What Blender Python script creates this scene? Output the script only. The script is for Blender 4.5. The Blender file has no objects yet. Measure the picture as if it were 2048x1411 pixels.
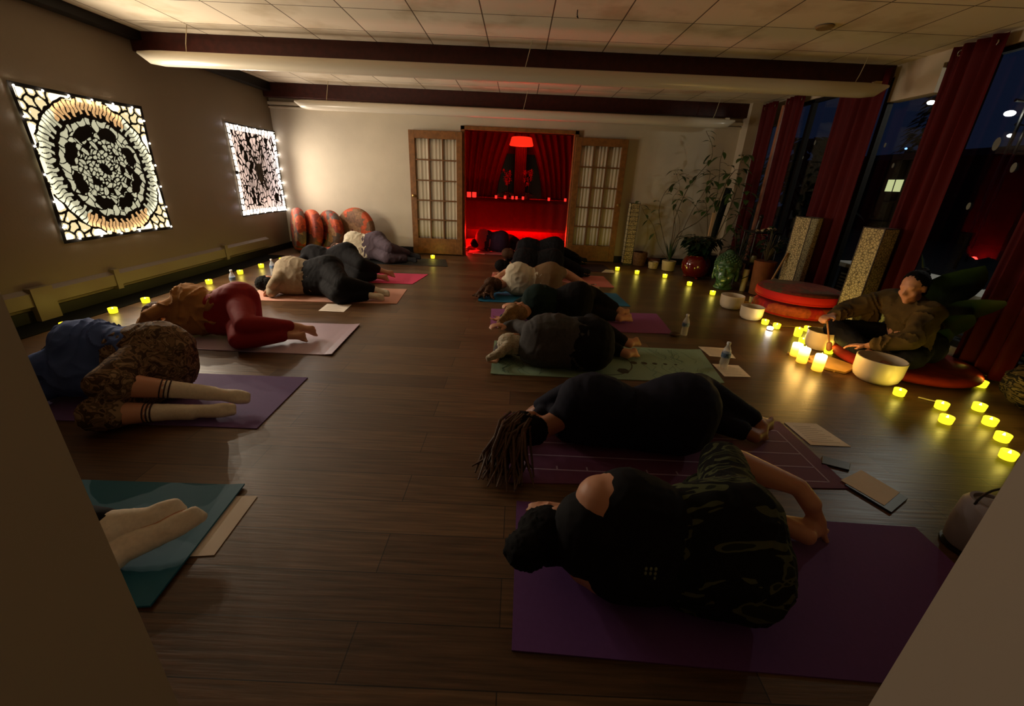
import bpy, bmesh, math, random
import numpy as np
from mathutils import Vector as V, Matrix, noise
random.seed(7); np.random.seed(7)
TAPE=(60,60); TP=(34,19); PILL=1.1; RED1=2; RED2=140; RED3=1.2; RED4=16
SC=bpy.context.scene; COL=SC.collection
# ---------------------------------------------------------------- camera, world, exposure
CH=1.32; F=837.0; PT=math.radians(22.4); RL=math.radians(2.6)
fw=V((0,math.cos(PT),-math.sin(PT))); up0=V((0,math.sin(PT),math.cos(PT))); rt0=V((1,0,0))
RT=rt0*math.cos(RL)+up0*math.sin(RL); UP=-rt0*math.sin(RL)+up0*math.cos(RL)
cd=bpy.data.cameras.new('camera'); cam=bpy.data.objects.new('camera',cd); COL.objects.link(cam)
cd.sensor_width=36; cd.lens=36*F/2048; cd.clip_start=.02; cd.clip_end=200
m=Matrix((RT,UP,-fw)).transposed().to_4x4(); m.translation=V((0,0,CH)); cam.matrix_world=m
SC.camera=cam
w=bpy.data.worlds.new('night_sky'); SC.world=w; w.use_nodes=True
bg=w.node_tree.nodes['Background']; bg.inputs[0].default_value=(.004,.007,.019,1); bg.inputs[1].default_value=1.0
SC.view_settings.view_transform='Standard'; SC.view_settings.look='None'; SC.view_settings.gamma=1
SC.view_settings.exposure=0.0
SC.cycles.max_bounces=6; SC.cycles.diffuse_bounces=3; SC.cycles.glossy_bounces=3; SC.cycles.transparent_max_bounces=12
SC.cycles.sample_clamp_indirect=4; SC.cycles.sample_clamp_direct=0
SC.cycles.caustics_reflective=False; SC.cycles.caustics_refractive=False
def lamp(name,kind,loc,energy,col,size=.05,parent=None,rot=None,label=None,**k):
    d=bpy.data.lights.new(name,kind); d.energy=energy; d.color=col
    if kind=='POINT': d.shadow_soft_size=size
    if kind=='AREA': d.size=size; d.shape='RECTANGLE' if 'size_y' in k else 'SQUARE'
    for a,b in k.items(): setattr(d,a,b)
    o=bpy.data.objects.new(name,d); COL.objects.link(o); o.location=loc
    if rot: o.rotation_euler=rot
    if parent: o.parent=parent; o.location=V(loc)-V(parent.location)
    return o
# world position helpers (height in metres above the floor)
def B(u,v,z=0):
    d=fw*F+RT*(u-1024)-UP*(v-705.5); t=(z-CH)/d.z; return V((d.x*t,d.y*t,z))
def X(u,y,z=0):
    q0=V((0,y,z-CH)); a=(u-1024)/F; return -(q0.dot(RT)-a*q0.dot(fw))/(RT.x)
def AY(u,v,y):
    d=fw*F+RT*(u-1024)-UP*(v-705.5); t=y/d.y; return V((d.x*t,y,CH+d.z*t))
def AX(u,v,x):
    d=fw*F+RT*(u-1024)-UP*(v-705.5); t=x/d.x; return V((x,d.y*t,CH+d.z*t))
# ---------------------------------------------------------------- materials
def srgb(r,g,b):
    f=lambda c:(c/255/12.92 if c<=10 else ((c/255+.055)/1.055)**2.4); return (f(r),f(g),f(b))
MATS={}
def mat(name,col,rough=.6,spec=.5,noise_s=0,noise_a=.0,bump=0,metal=0,emit=None,es=0,bscale=None,sheen=0,col2=None,trans=0,coat=0):
    if name in MATS: return MATS[name]
    m=bpy.data.materials.new(name); m.use_nodes=True; nt=m.node_tree; b=nt.nodes['Principled BSDF']
    b.inputs['Base Color'].default_value=(*col,1); b.inputs['Roughness'].default_value=rough
    b.inputs['Specular IOR Level'].default_value=spec; b.inputs['Metallic'].default_value=metal
    if sheen: b.inputs['Sheen Weight'].default_value=sheen
    if coat: b.inputs['Coat Weight'].default_value=coat
    if trans: b.inputs['Transmission Weight'].default_value=trans
    if emit: b.inputs['Emission Color'].default_value=(*emit,1); b.inputs['Emission Strength'].default_value=es
    tc=nt.nodes.new('ShaderNodeTexCoord')
    if noise_s:
        n=nt.nodes.new('ShaderNodeTexNoise'); n.inputs['Scale'].default_value=noise_s; n.inputs['Detail'].default_value=4
        nt.links.new(tc.outputs['Object'],n.inputs['Vector'])
        r=nt.nodes.new('ShaderNodeValToRGB'); r.color_ramp.elements[0].position=.35; r.color_ramp.elements[1].position=.65
        c2=col2 or tuple(c*(1-noise_a) for c in col)
        r.color_ramp.elements[0].color=(*c2,1); r.color_ramp.elements[1].color=(*col,1)
        nt.links.new(n.outputs['Fac'],r.inputs[0]); nt.links.new(r.outputs[0],b.inputs['Base Color'])
    if bump:
        n=nt.nodes.new('ShaderNodeTexNoise'); n.inputs['Scale'].default_value=bscale or 40; n.inputs['Detail'].default_value=3
        nt.links.new(tc.outputs['Object'],n.inputs['Vector'])
        bp=nt.nodes.new('ShaderNodeBump'); bp.inputs['Strength'].default_value=bump; bp.inputs['Distance'].default_value=.01
        nt.links.new(n.outputs['Fac'],bp.inputs['Height']); nt.links.new(bp.outputs[0],b.inputs['Normal'])
    MATS[name]=m; return m
def attrmat(name,rough=.8,emit=0,spec=.3):
    m=bpy.data.materials.new(name); m.use_nodes=True; nt=m.node_tree; b=nt.nodes['Principled BSDF']
    a=nt.nodes.new('ShaderNodeVertexColor'); a.layer_name='pattern'
    b.inputs['Roughness'].default_value=rough; b.inputs['Specular IOR Level'].default_value=spec
    if emit:
        b.inputs['Base Color'].default_value=(.01,.008,.007,1)
        nt.links.new(a.outputs[0],b.inputs['Emission Color']); b.inputs['Emission Strength'].default_value=emit
    else: nt.links.new(a.outputs[0],b.inputs['Base Color'])
    return m
# ---------------------------------------------------------------- mesh buffer
class MB:
    def __init__(s): s.v=[]; s.f=[]
    def add(s,vs,fs):
        n=len(s.v); s.v+= [V(q) for q in vs]; s.f+=[tuple(i+n for i in f) for f in fs]; return s
    def box(s,a,b,M=None):
        x0,y0,z0=a; x1,y1,z1=b
        vs=[V((x,y,z)) for z in (z0,z1) for y in (y0,y1) for x in (x0,x1)]
        if M: vs=[M@q for q in vs]
        return s.add(vs,[(0,2,3,1),(4,5,7,6),(0,1,5,4),(2,6,7,3),(0,4,6,2),(1,3,7,5)])
    def tube(s,path,rad,n=10,cap=True,flat=None):
        path=[V(p) for p in path]; rad=rad if hasattr(rad,'__len__') else [rad]*len(path)
        t0=(path[1]-path[0]).normalized(); u=t0.orthogonal().normalized() if flat is None else (V(flat)-t0*V(flat).dot(t0)).normalized()
        vs=[];fs=[]
        for i,p in enumerate(path):
            t=(path[min(i+1,len(path)-1)]-path[max(i-1,0)])
            if t.length<1e-9: t=t0
            t.normalize(); u=(u-t*u.dot(t)); u=u.normalized() if u.length>1e-6 else t.orthogonal().normalized(); w_=t.cross(u)
            for k in range(n):
                a=2*math.pi*k/n; vs.append(p+(u*math.cos(a)+w_*math.sin(a))*rad[i])
        for i in range(len(path)-1):
            for k in range(n): fs.append((i*n+k,i*n+(k+1)%n,(i+1)*n+(k+1)%n,(i+1)*n+k))
        if cap: fs.append(tuple(range(n-1,-1,-1))); fs.append(tuple(range((len(path)-1)*n,len(path)*n)))
        return s.add(vs,fs)
    def capsule(s,p,q,r0,r1,n=14):
        p=V(p);q=V(q); t=q-p
        if t.length<1e-5: t=V((0,0,1e-4)); q=p+t
        t.normalize(); P=[];R=[]
        for i in range(5):
            a=math.pi/2*(i/4); P.append(p-t*r0*math.cos(a)*.999); R.append(max(r0*math.sin(a),r0*.03))
        for i in range(5):
            a=math.pi/2*(i/4); P.append(q+t*r1*math.sin(a)*.999); R.append(max(r1*math.cos(a),r1*.03))
        u=t.orthogonal().normalized(); w_=t.cross(u); vs=[];fs=[]
        for c,r in zip(P,R):
            for k in range(n):
                a=2*math.pi*k/n; vs.append(c+(u*math.cos(a)+w_*math.sin(a))*r)
        for i in range(len(P)-1):
            for k in range(n): fs.append((i*n+k,i*n+(k+1)%n,(i+1)*n+(k+1)%n,(i+1)*n+k))
        fs.append(tuple(range(n-1,-1,-1))); fs.append(tuple(range((len(P)-1)*n,len(P)*n)))
        return s.add(vs,fs)
    def ell(s,c,r,M=None,nu=20,nv=12):
        c=V(c); r=r if hasattr(r,'__len__') else (r,r,r); vs=[];fs=[]
        for j in range(nv+1):
            a=math.pi*(j/nv); sa=max(math.sin(a),.01)
            for k in range(nu):
                b=2*math.pi*k/nu; q=V((r[0]*sa*math.cos(b),r[1]*sa*math.sin(b),r[2]*math.cos(a)))
                vs.append(c+(M@q if M else q))
        for j in range(nv):
            for k in range(nu): fs.append((j*nu+k,(j+1)*nu+k,(j+1)*nu+(k+1)%nu,j*nu+(k+1)%nu))
        fs.append(tuple(range(nu))); fs.append(tuple(range((nv+1)*nu-1,nv*nu-1,-1)))
        return s.add(vs,fs)
    def lathe(s,prof,c=(0,0,0),n=28,M=None,close=False):
        c=V(c); vs=[];fs=[]
        for r,z in prof:
            for k in range(n):
                a=2*math.pi*k/n; q=V((r*math.cos(a),r*math.sin(a),z)); vs.append(c+(M@q if M else q))
        L=len(prof)
        for j in range(L-1 if not close else L):
            for k in range(n): fs.append((j*n+k,j*n+(k+1)%n,((j+1)%L)*n+(k+1)%n,((j+1)%L)*n+k))
        if not close: fs.append(tuple(range(n-1,-1,-1))); fs.append(tuple(range((L-1)*n,L*n)))
        return s.add(vs,fs)
    def grid(s,fn,nu,nv,thick=0):
        vs=[fn(i/nu,j/nv) for j in range(nv+1) for i in range(nu+1)]; W=nu+1
        fs=[(j*W+i,j*W+i+1,(j+1)*W+i+1,(j+1)*W+i) for j in range(nv) for i in range(nu)]
        return s.add(vs,fs)
    def poly(s,pts,z0,z1):
        n=len(pts); vs=[(x,y,z0) for x,y in pts]+[(x,y,z1) for x,y in pts]
        return s.add(vs,[tuple(range(n-1,-1,-1)),tuple(range(n,2*n))]+[(i,(i+1)%n,n+(i+1)%n,n+i) for i in range(n)])
def root_loc(p):
    l=V((0,0,0))
    while p: l+=V(p.location); p=p.parent
    return l
def fin(me,mt,smooth):
    bm=bmesh.new(); bm.from_mesh(me); bmesh.ops.recalc_face_normals(bm,faces=bm.faces); bm.to_mesh(me); bm.free()
    if mt: me.materials.append(mt)
    if smooth:
        me.polygons.foreach_set('use_smooth',[True]*len(me.polygons))
        try: me.set_sharp_from_angle(angle=math.radians(40))
        except Exception: pass
def O(name,mb,mt,parent=None,smooth=True,solid=0,bevel=0,local=False,label=None,nofix=False):
    if isinstance(mb,bpy.types.Mesh): vs=None; me=mb
    else:
        vs=[V(q) for q in mb.v]
        if parent: off=V((0,0,0)) if local else root_loc(parent)
        elif local: off=V((0,0,0))
        else:
            xs=[q.x for q in vs]; ys=[q.y for q in vs]; zs=[q.z for q in vs]
            off=V(((min(xs)+max(xs))/2,(min(ys)+max(ys))/2,min(zs)))
        me=bpy.data.meshes.new(name); me.from_pydata([tuple(q-off) for q in vs],[],mb.f); me.update()
        fin(me,mt,smooth)
    o=bpy.data.objects.new(name,me); COL.objects.link(o)
    if parent: o.parent=parent
    elif vs is not None: o.location=off
    if solid: md=o.modifiers.new('thickness','SOLIDIFY'); md.thickness=solid; md.offset=0
    if bevel: md=o.modifiers.new('edge','BEVEL'); md.width=bevel; md.segments=2; md.limit_method='ANGLE'
    if label: o['label']=label
    return o
def tag(o,label,cat,group=None):
    o['label']=label; o['category']=cat
    if group: o['group']=group
    return o
def thing(name,label,cat,loc,group=None,rz=0):
    o=bpy.data.objects.new(name,None); COL.objects.link(o); o.location=loc; o.rotation_euler=(0,0,rz); o.empty_display_size=.1
    return tag(o,label,cat,group)
def struct(name,mb,mt,parent=None,**k):
    o=O(name,mb,mt,parent,**k)
    if not parent: o['kind']='structure'
    return o
def dup(r,loc,label,group=None,rz=None,scale=None):
    c=r.copy(); COL.objects.link(c); c.location=loc; c['label']=label
    if group: c['group']=group
    if rz is not None: c.rotation_euler=(0,0,rz)
    if scale: c.scale=(scale,)*3
    for ch in list(r.children):
        d=ch.copy(); COL.objects.link(d); d.parent=c
        for g in list(ch.children): e=g.copy(); COL.objects.link(e); e.parent=d
    return c
ZMIN=[.002]
def remesh(mb,vox=.012,it=3,wr=0,wscale=9,seed=0):
    """one continuous surface from overlapping closed pieces"""
    me=bpy.data.meshes.new('t'); me.from_pydata([tuple(q) for q in mb.v],[],mb.f); me.update()
    bm=bmesh.new(); bm.from_mesh(me); bmesh.ops.recalc_face_normals(bm,faces=bm.faces); bm.to_mesh(me); bm.free()
    o=bpy.data.objects.new('t',me); COL.objects.link(o)
    a=o.modifiers.new('r','REMESH'); a.mode='VOXEL'; a.voxel_size=vox; a.adaptivity=0
    if it: s=o.modifiers.new('s','SMOOTH'); s.iterations=it; s.factor=.5
    bpy.context.view_layer.update(); dg=bpy.context.evaluated_depsgraph_get()
    e=o.evaluated_get(dg).to_mesh(); n=len(e.vertices)
    co=np.empty(n*3); e.vertices.foreach_get('co',co); co=co.reshape(-1,3)
    no=np.empty(n*3); e.vertices.foreach_get('normal',no); no=no.reshape(-1,3)
    fs=[tuple(p.vertices) for p in e.polygons]
    if wr:
        for i in range(n):
            p=V(co[i])*wscale+V((seed*3.1,seed,0)); q=p+V((noise.noise(p),noise.noise(p+V((9,9,9))),0))*1.2
            d=1-2*abs(noise.noise(V((q.x*1.6,q.y*.8,q.z*.8))))
            co[i]+=no[i]*(d*d*d*wr-wr*.3)
    co[:,2]=np.maximum(co[:,2],ZMIN[0]+.0007*np.sin(co[:,0]*60))
    r=MB(); r.v=[V(c) for c in co]; r.f=fs
    o.evaluated_get(dg).to_mesh_clear(); bpy.data.objects.remove(o); bpy.data.meshes.remove(me)
    return r
# ---------------------------------------------------------------- room shell
CZ=2.6; XL=-4.18; XR=3.9; YB=7.86
def floor_mat():
    m=bpy.data.materials.new('dark oak floorboards'); m.use_nodes=True; nt=m.node_tree; N=nt.nodes; L=nt.links; b=N['Principled BSDF']
    tc=N.new('ShaderNodeTexCoord'); br=N.new('ShaderNodeTexBrick'); br.inputs['Scale'].default_value=1
    br.inputs['Brick Width'].default_value=1.22; br.inputs['Row Height'].default_value=.18; br.inputs['Mortar Size'].default_value=.002
    br.inputs['Color1'].default_value=(*srgb(112,84,56),1); br.inputs['Color2'].default_value=(*srgb(84,58,36),1); br.inputs['Mortar'].default_value=(*srgb(38,24,14),1)
    br.offset=.37; L.new(tc.outputs['Object'],br.inputs['Vector'])
    mp=N.new('ShaderNodeMapping'); mp.inputs['Scale'].default_value=(1.2,22,1); L.new(tc.outputs['Object'],mp.inputs[0])
    n=N.new('ShaderNodeTexNoise'); n.inputs['Scale'].default_value=3; n.inputs['Detail'].default_value=6; L.new(mp.outputs[0],n.inputs['Vector'])
    mx=N.new('ShaderNodeMix'); mx.data_type='RGBA'; mx.blend_type='MULTIPLY'; mx.inputs['Factor'].default_value=.75
    r=N.new('ShaderNodeValToRGB'); r.color_ramp.elements[0].position=.3; r.color_ramp.elements[0].color=(.3,.27,.25,1); r.color_ramp.elements[1].position=.7; r.color_ramp.elements[1].color=(1.3,1.25,1.2,1)
    L.new(n.outputs[0],r.inputs[0]); L.new(br.outputs[0],mx.inputs['A']); L.new(r.outputs[0],mx.inputs['B']); L.new(mx.outputs['Result'],b.inputs['Base Color'])
    rr=N.new('ShaderNodeMapRange'); rr.inputs['To Min'].default_value=.30; rr.inputs['To Max'].default_value=.46; L.new(n.outputs[0],rr.inputs[0]); L.new(rr.outputs[0],b.inputs['Roughness'])
    bp=N.new('ShaderNodeBump'); bp.inputs['Strength'].default_value=.25; bp.inputs['Distance'].default_value=.004; L.new(n.outputs[0],bp.inputs['Height']); L.new(bp.outputs[0],b.inputs['Normal'])
    b.inputs['Specular IOR Level'].default_value=.5
    return m
MF=floor_mat()
struct('floor',MB().box((-5,-1.6,-.1),(XR+.12,12,0)),MF,smooth=False,local=True)
def ceil_mat():
    m=bpy.data.materials.new('cream ceiling tiles'); m.use_nodes=True; nt=m.node_tree; N=nt.nodes; L=nt.links; b=N['Principled BSDF']
    tc=N.new('ShaderNodeTexCoord'); mp=N.new('ShaderNodeMapping'); mp.inputs['Location'].default_value=(.38,-.19,0); L.new(tc.outputs['Object'],mp.inputs[0])
    br=N.new('ShaderNodeTexBrick'); br.offset=0; br.inputs['Scale'].default_value=1; br.inputs['Brick Width'].default_value=.592; br.inputs['Row Height'].default_value=.592
    br.inputs['Mortar Size'].default_value=.006; br.inputs['Mortar Smooth'].default_value=.2
    c=srgb(228,214,190); c2=srgb(218,204,180)
    br.inputs['Color1'].default_value=(*c,1); br.inputs['Color2'].default_value=(*c2,1); br.inputs['Mortar'].default_value=(*srgb(96,78,58),1); L.new(mp.outputs[0],br.inputs['Vector'])
    n=N.new('ShaderNodeTexNoise'); n.inputs['Scale'].default_value=2.2; n.inputs['Detail'].default_value=5; L.new(tc.outputs['Object'],n.inputs['Vector'])
    r=N.new('ShaderNodeValToRGB'); r.color_ramp.elements[0].position=.32; r.color_ramp.elements[0].color=(.75,.7,.62,1); r.color_ramp.elements[1].position=.5; r.color_ramp.elements[1].color=(1,1,1,1); L.new(n.outputs[0],r.inputs[0])
    mx=N.new('ShaderNodeMix'); mx.data_type='RGBA'; mx.blend_type='MULTIPLY'; mx.inputs['Factor'].default_value=1; L.new(br.outputs[0],mx.inputs['A']); L.new(r.outputs[0],mx.inputs['B'])
    L.new(mx.outputs['Result'],b.inputs['Base Color']); b.inputs['Roughness'].default_value=.75
    bp=N.new('ShaderNodeBump'); bp.invert=True; bp.inputs['Strength'].default_value=.6; bp.inputs['Distance'].default_value=.01; L.new(br.outputs['Fac'],bp.inputs['Height']); L.new(bp.outputs[0],b.inputs['Normal'])
    return m
struct('ceiling',MB().box((-5,-1.6,CZ),(XR,YB+.12,CZ+.1)),ceil_mat(),smooth=False,local=True)
MW=mat('warm white plaster',srgb(205,192,168),.7,.3,1.6,.12,.12,bscale=60)
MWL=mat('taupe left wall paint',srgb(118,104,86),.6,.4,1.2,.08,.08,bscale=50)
MBEAM=mat('dark oxblood painted beam',srgb(64,24,16),.5,.3,14,.4)
MBLK=mat('black painted timber',srgb(16,12,10),.5,.3)
MWOOD=mat('honey brown door wood',srgb(140,92,44),.45,.4,18,.35,.1,bscale=30)
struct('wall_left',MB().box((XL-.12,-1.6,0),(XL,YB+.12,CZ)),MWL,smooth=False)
DW0,DW1,DH=-.97,.90,2.06
struct('wall_back',MB().box((XL,YB,0),(DW0,YB+.12,CZ)).box((DW1,YB,0),(3.62,YB+.12,CZ)).box((DW0,YB,DH),(DW1,YB+.12,CZ)),MW,smooth=False)
struct('wall_front',MB().box((XL,.2,0),(-.41,.32,CZ)).box((.46,.2,0),(XR,.32,CZ)).box((-.41,-1.5,0),(-.41-.1,.2,CZ)).box((.46,-1.5,0),(.56,.2,CZ)).box((-.6,-1.6,0),(.7,-1.5,CZ)),mat('front wall paint',srgb(176,158,138),.6,.3,1.4,.06),smooth=False)
# back corner pillar and the window wall (posts, header, sill)
struct('wall_right',MB().box((3.6,7.62,0),(XR+.1,YB+.12,CZ)).box((XR,.32,0),(XR+.12,YB,.12)).box((XR,4.70,2.26),(XR+.12,5.25,CZ)).box((XR,5.25,2.5),(XR+.12,5.9,CZ)).box((XR,7.0,2.28),(XR+.12,7.66,CZ)).box((XR,.32,2.5),(XR+.12,4.70,CZ)).box((XR,5.9,2.5),(XR+.12,7.0,CZ)),mat('window wall plaster',srgb(196,178,150),.7,.3,2,.1),smooth=False)
MGL=bpy.data.materials.new('window glass'); MGL.use_nodes=True
nt=MGL.node_tree; nt.nodes.clear(); o_=nt.nodes.new('ShaderNodeOutputMaterial'); mx=nt.nodes.new('ShaderNodeMixShader'); tr=nt.nodes.new('ShaderNodeBsdfTransparent'); gl=nt.nodes.new('ShaderNodeBsdfGlossy'); fr=nt.nodes.new('ShaderNodeFresnel')
gg=nt.nodes.new('ShaderNodeNewGeometry'); mr=nt.nodes.new('ShaderNodeMapRange'); mr.inputs['To Min'].default_value=1.45; mr.inputs['To Max'].default_value=1/1.45; nt.links.new(gg.outputs['Backfacing'],mr.inputs[0]); nt.links.new(mr.outputs[0],fr.inputs[0])
gl.inputs['Roughness'].default_value=.01; fr.inputs[0].default_value=1.5; tr.inputs[0].default_value=(.9,.92,.9,1)
nt.links.new(fr.outputs[0],mx.inputs[0]); nt.links.new(tr.outputs[0],mx.inputs[1]); nt.links.new(gl.outputs[0],mx.inputs[2]); nt.links.new(mx.outputs[0],o_.inputs[0])
ys=[7.62,6.62,5.3,4.28,3.2,2.1,1.1,.34]; MFR=mat('dark bronze window frame',srgb(20,16,14),.7,.2)
for i in range(len(ys)-1):
    y1,y0=ys[i],ys[i+1]; fr_=MB(); t=.03
    fr_.box((XR+.03,y0,.12),(XR+.09,y0+t,2.5)).box((XR+.03,y1-t,.12),(XR+.09,y1,2.5)).box((XR+.03,y0,.12),(XR+.09,y1,.17)).box((XR+.03,y0,2.46),(XR+.09,y1,2.5))
    wo=struct('window_%d'%(i+1),fr_,MFR,smooth=False)
    O('pane',MB().box((XR+.055,y0+t,.17),(XR+.063,y1-t,2.46)),MGL,wo,smooth=False)
# beams
struct('trim_1',MB().box((XL,5.27,2.42),(XR,5.42,CZ)),MBEAM,smooth=False,bevel=.006)
struct('trim_2',MB().box((XL,7.72,2.40),(XR-.2,YB,CZ)),MBEAM,smooth=False,bevel=.006)
struct('trim_3',MB().box((XL,-1.0,2.52),(XL+.13,5.27,CZ)).box((XL,5.42,2.48),(XL+.13,7.72,CZ)),MBLK,smooth=False)
struct('trim_4',MB().box((-4.18,7.80,2.30),(3.60,YB,2.345)).box((-4.18,7.815,2.25),(3.60,YB,2.28)),MW,smooth=False,bevel=.006)
struct('baseboard_back',MB().box((XL,7.84,0),(-1.9,YB,.11)).box((1.8,7.84,0),(3.6,YB,.11)),MBLK,smooth=False)
struct('baseboard_left',MB().box((XL,.32,0),(XL+.015,YB,.10)),MBLK,smooth=False)
struct('trim_5',MB().box((DW0-.05,7.80,0),(DW0+.02,YB+.12,DH+.06)).box((DW1-.02,7.80,0),(DW1+.05,YB+.12,DH+.06)).box((DW0-.05,7.80,DH),(DW1+.05,YB+.12,DH+.06)),MWOOD,smooth=False,bevel=.005)
# sliding french doors
MPAPER=mat('cream gathered door curtain',srgb(214,204,180),.8,.2,3,.08)
def door(n,x0,x1,knob):
    y=7.76; z0,z1=.02,2.02; st=.10; fm=MB()
    fm.box((x0,y-.02,z0),(x0+st,y+.02,z1)).box((x1-st,y-.02,z0),(x1,y+.02,z1)).box((x0+st,y-.02,z1-.12),(x1-st,y+.02,z1)).box((x0+st,y-.02,z0),(x1-st,y+.02,z0+.27))
    d=struct('door_%d'%n,fm,MWOOD,smooth=False,bevel=.004)
    a0,a1,b0,b1=x0+st,x1-st,z0+.27,z1-.12; mu=MB()
    for k in (1,2): xx=a0+(a1-a0)*k/3; mu.box((xx-.011,y-.015,b0),(xx+.011,y+.015,b1))
    for k in range(1,5): zz=b0+(b1-b0)*k/5; mu.box((a0,y-.0145,zz-.011),(a1,y+.0145,zz+.011))
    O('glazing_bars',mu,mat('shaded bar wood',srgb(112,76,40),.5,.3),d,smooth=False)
    O('curtain_panel',MB().grid(lambda s,t:V((a0-.02+(a1-a0+.04)*s,y+.028+.006*math.sin(s*75)+.003*math.sin(s*31+t*2),b0-.02+(b1-b0+.04)*t)),90,6),MPAPER,d,solid=.002)
    h=MB().lathe([(.006,0),(.008,.012),(.022,.02),(.026,.034),(.018,.046),(.002,.05)],(0,0,0),14,Matrix.Translation((knob,y-.02,1.0))@Matrix.Rotation(math.pi/2,4,'X'))
    O('knob',h,mat('brushed brass',srgb(190,160,100),.3,.5,metal=.9),d)
door(1,-1.88,-.985,-1.83); door(2,.90,1.77,1.72)
# black cloth runner + baseboard heater along left wall
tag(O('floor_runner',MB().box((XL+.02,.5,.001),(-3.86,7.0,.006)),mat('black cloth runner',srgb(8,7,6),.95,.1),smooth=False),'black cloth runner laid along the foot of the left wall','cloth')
ht=thing('baseboard_heater','long cream baseboard heater fixed low along the left wall','heater',(XL+.03,4,.12))
MHT=mat('cream heater enamel',srgb(116,101,80),.45,.5)
O('heater_cover',MB().add([(XL+.001,y,z) for y in (.5,7.1) for z in (.12,.28)]+[(XL+.05,y,z) for y in (.5,7.1) for z in (.14,.25)],[(0,1,3,2),(4,6,7,5),(0,4,5,1),(2,3,7,6),(1,5,7,3),(0,2,6,4)]),MHT,ht,smooth=False)
for y in (2.2,4.25,6.0): O('joint_cover',MB().box((XL+.001,y-.03,.10),(XL+.058,y+.03,.30)),MHT,ht,smooth=False)
O('end_cap',MB().box((XL+.001,3.42,.0),(XL+.062,3.60,.29)),MHT,ht,smooth=False)
# ceiling tubes
MTB=mat('glossy white tube',srgb(214,204,184),.22,.6)
def ctube(y,z,x0,x1,lab):
    t=thing('ceiling_tube',lab,'ceiling tube',((x0+x1)/2,y,z)); mb=MB()
    n=60; rs=[];P=[]
    for i in range(n+1):
        s=i/n; x=x0+(x1-x0)*s; d=min(x-x0,x1-x); e=math.sqrt(max(0,1-(1-min(d/.28,1))**2)); rs.append(.012+.056*e); P.append((x,y,z+.045-(.045*e)))
    mb.tube(P,rs,20)
    O('tube_body',mb,MTB,t)
    O('end_plate',MB().box((x1-.16,y-.03,z+.055),(x1-.10,y+.03,z+.08)),mat('tube bracket',srgb(180,160,120),.4,.5),t)
    for x in (x0+.5,0,x1-.35):
        O('hanging_wire',MB().tube([(x,y,z+.055),(x+.02,y-.01,z+.13),(x+.06,y,CZ)],.004,6),mat('pale wire',srgb(190,175,140),.5),t)
ctube(5.0,2.31,-3.92,3.68,'long glossy white tube hung under the nearer dark ceiling beam')
ctube(7.45,2.27,-3.56,3.30,'long white tube hung under the far beam, before the back wall')
sm=O('ceiling_hook',MB().tube([(-.1+.5,4.15,CZ),(.4,4.15,CZ-.03),(.41,4.16,CZ-.05),(.40,4.17,CZ-.035)],.004,6),MBLK); tag(sm,'tiny dark hook hanging from the ceiling tiles near the middle','hook')
pl=tag(O('ceiling_patch',MB().lathe([(.06,0),(.07,.012),(.05,.02)],(2.45,4.25,CZ-.02),20),mat('brown ceiling stain',srgb(140,112,70),.7)),'brown round stain on the ceiling tiles, right side','stain')  # thin disc modelled in place of a brown ceiling stain
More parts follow.
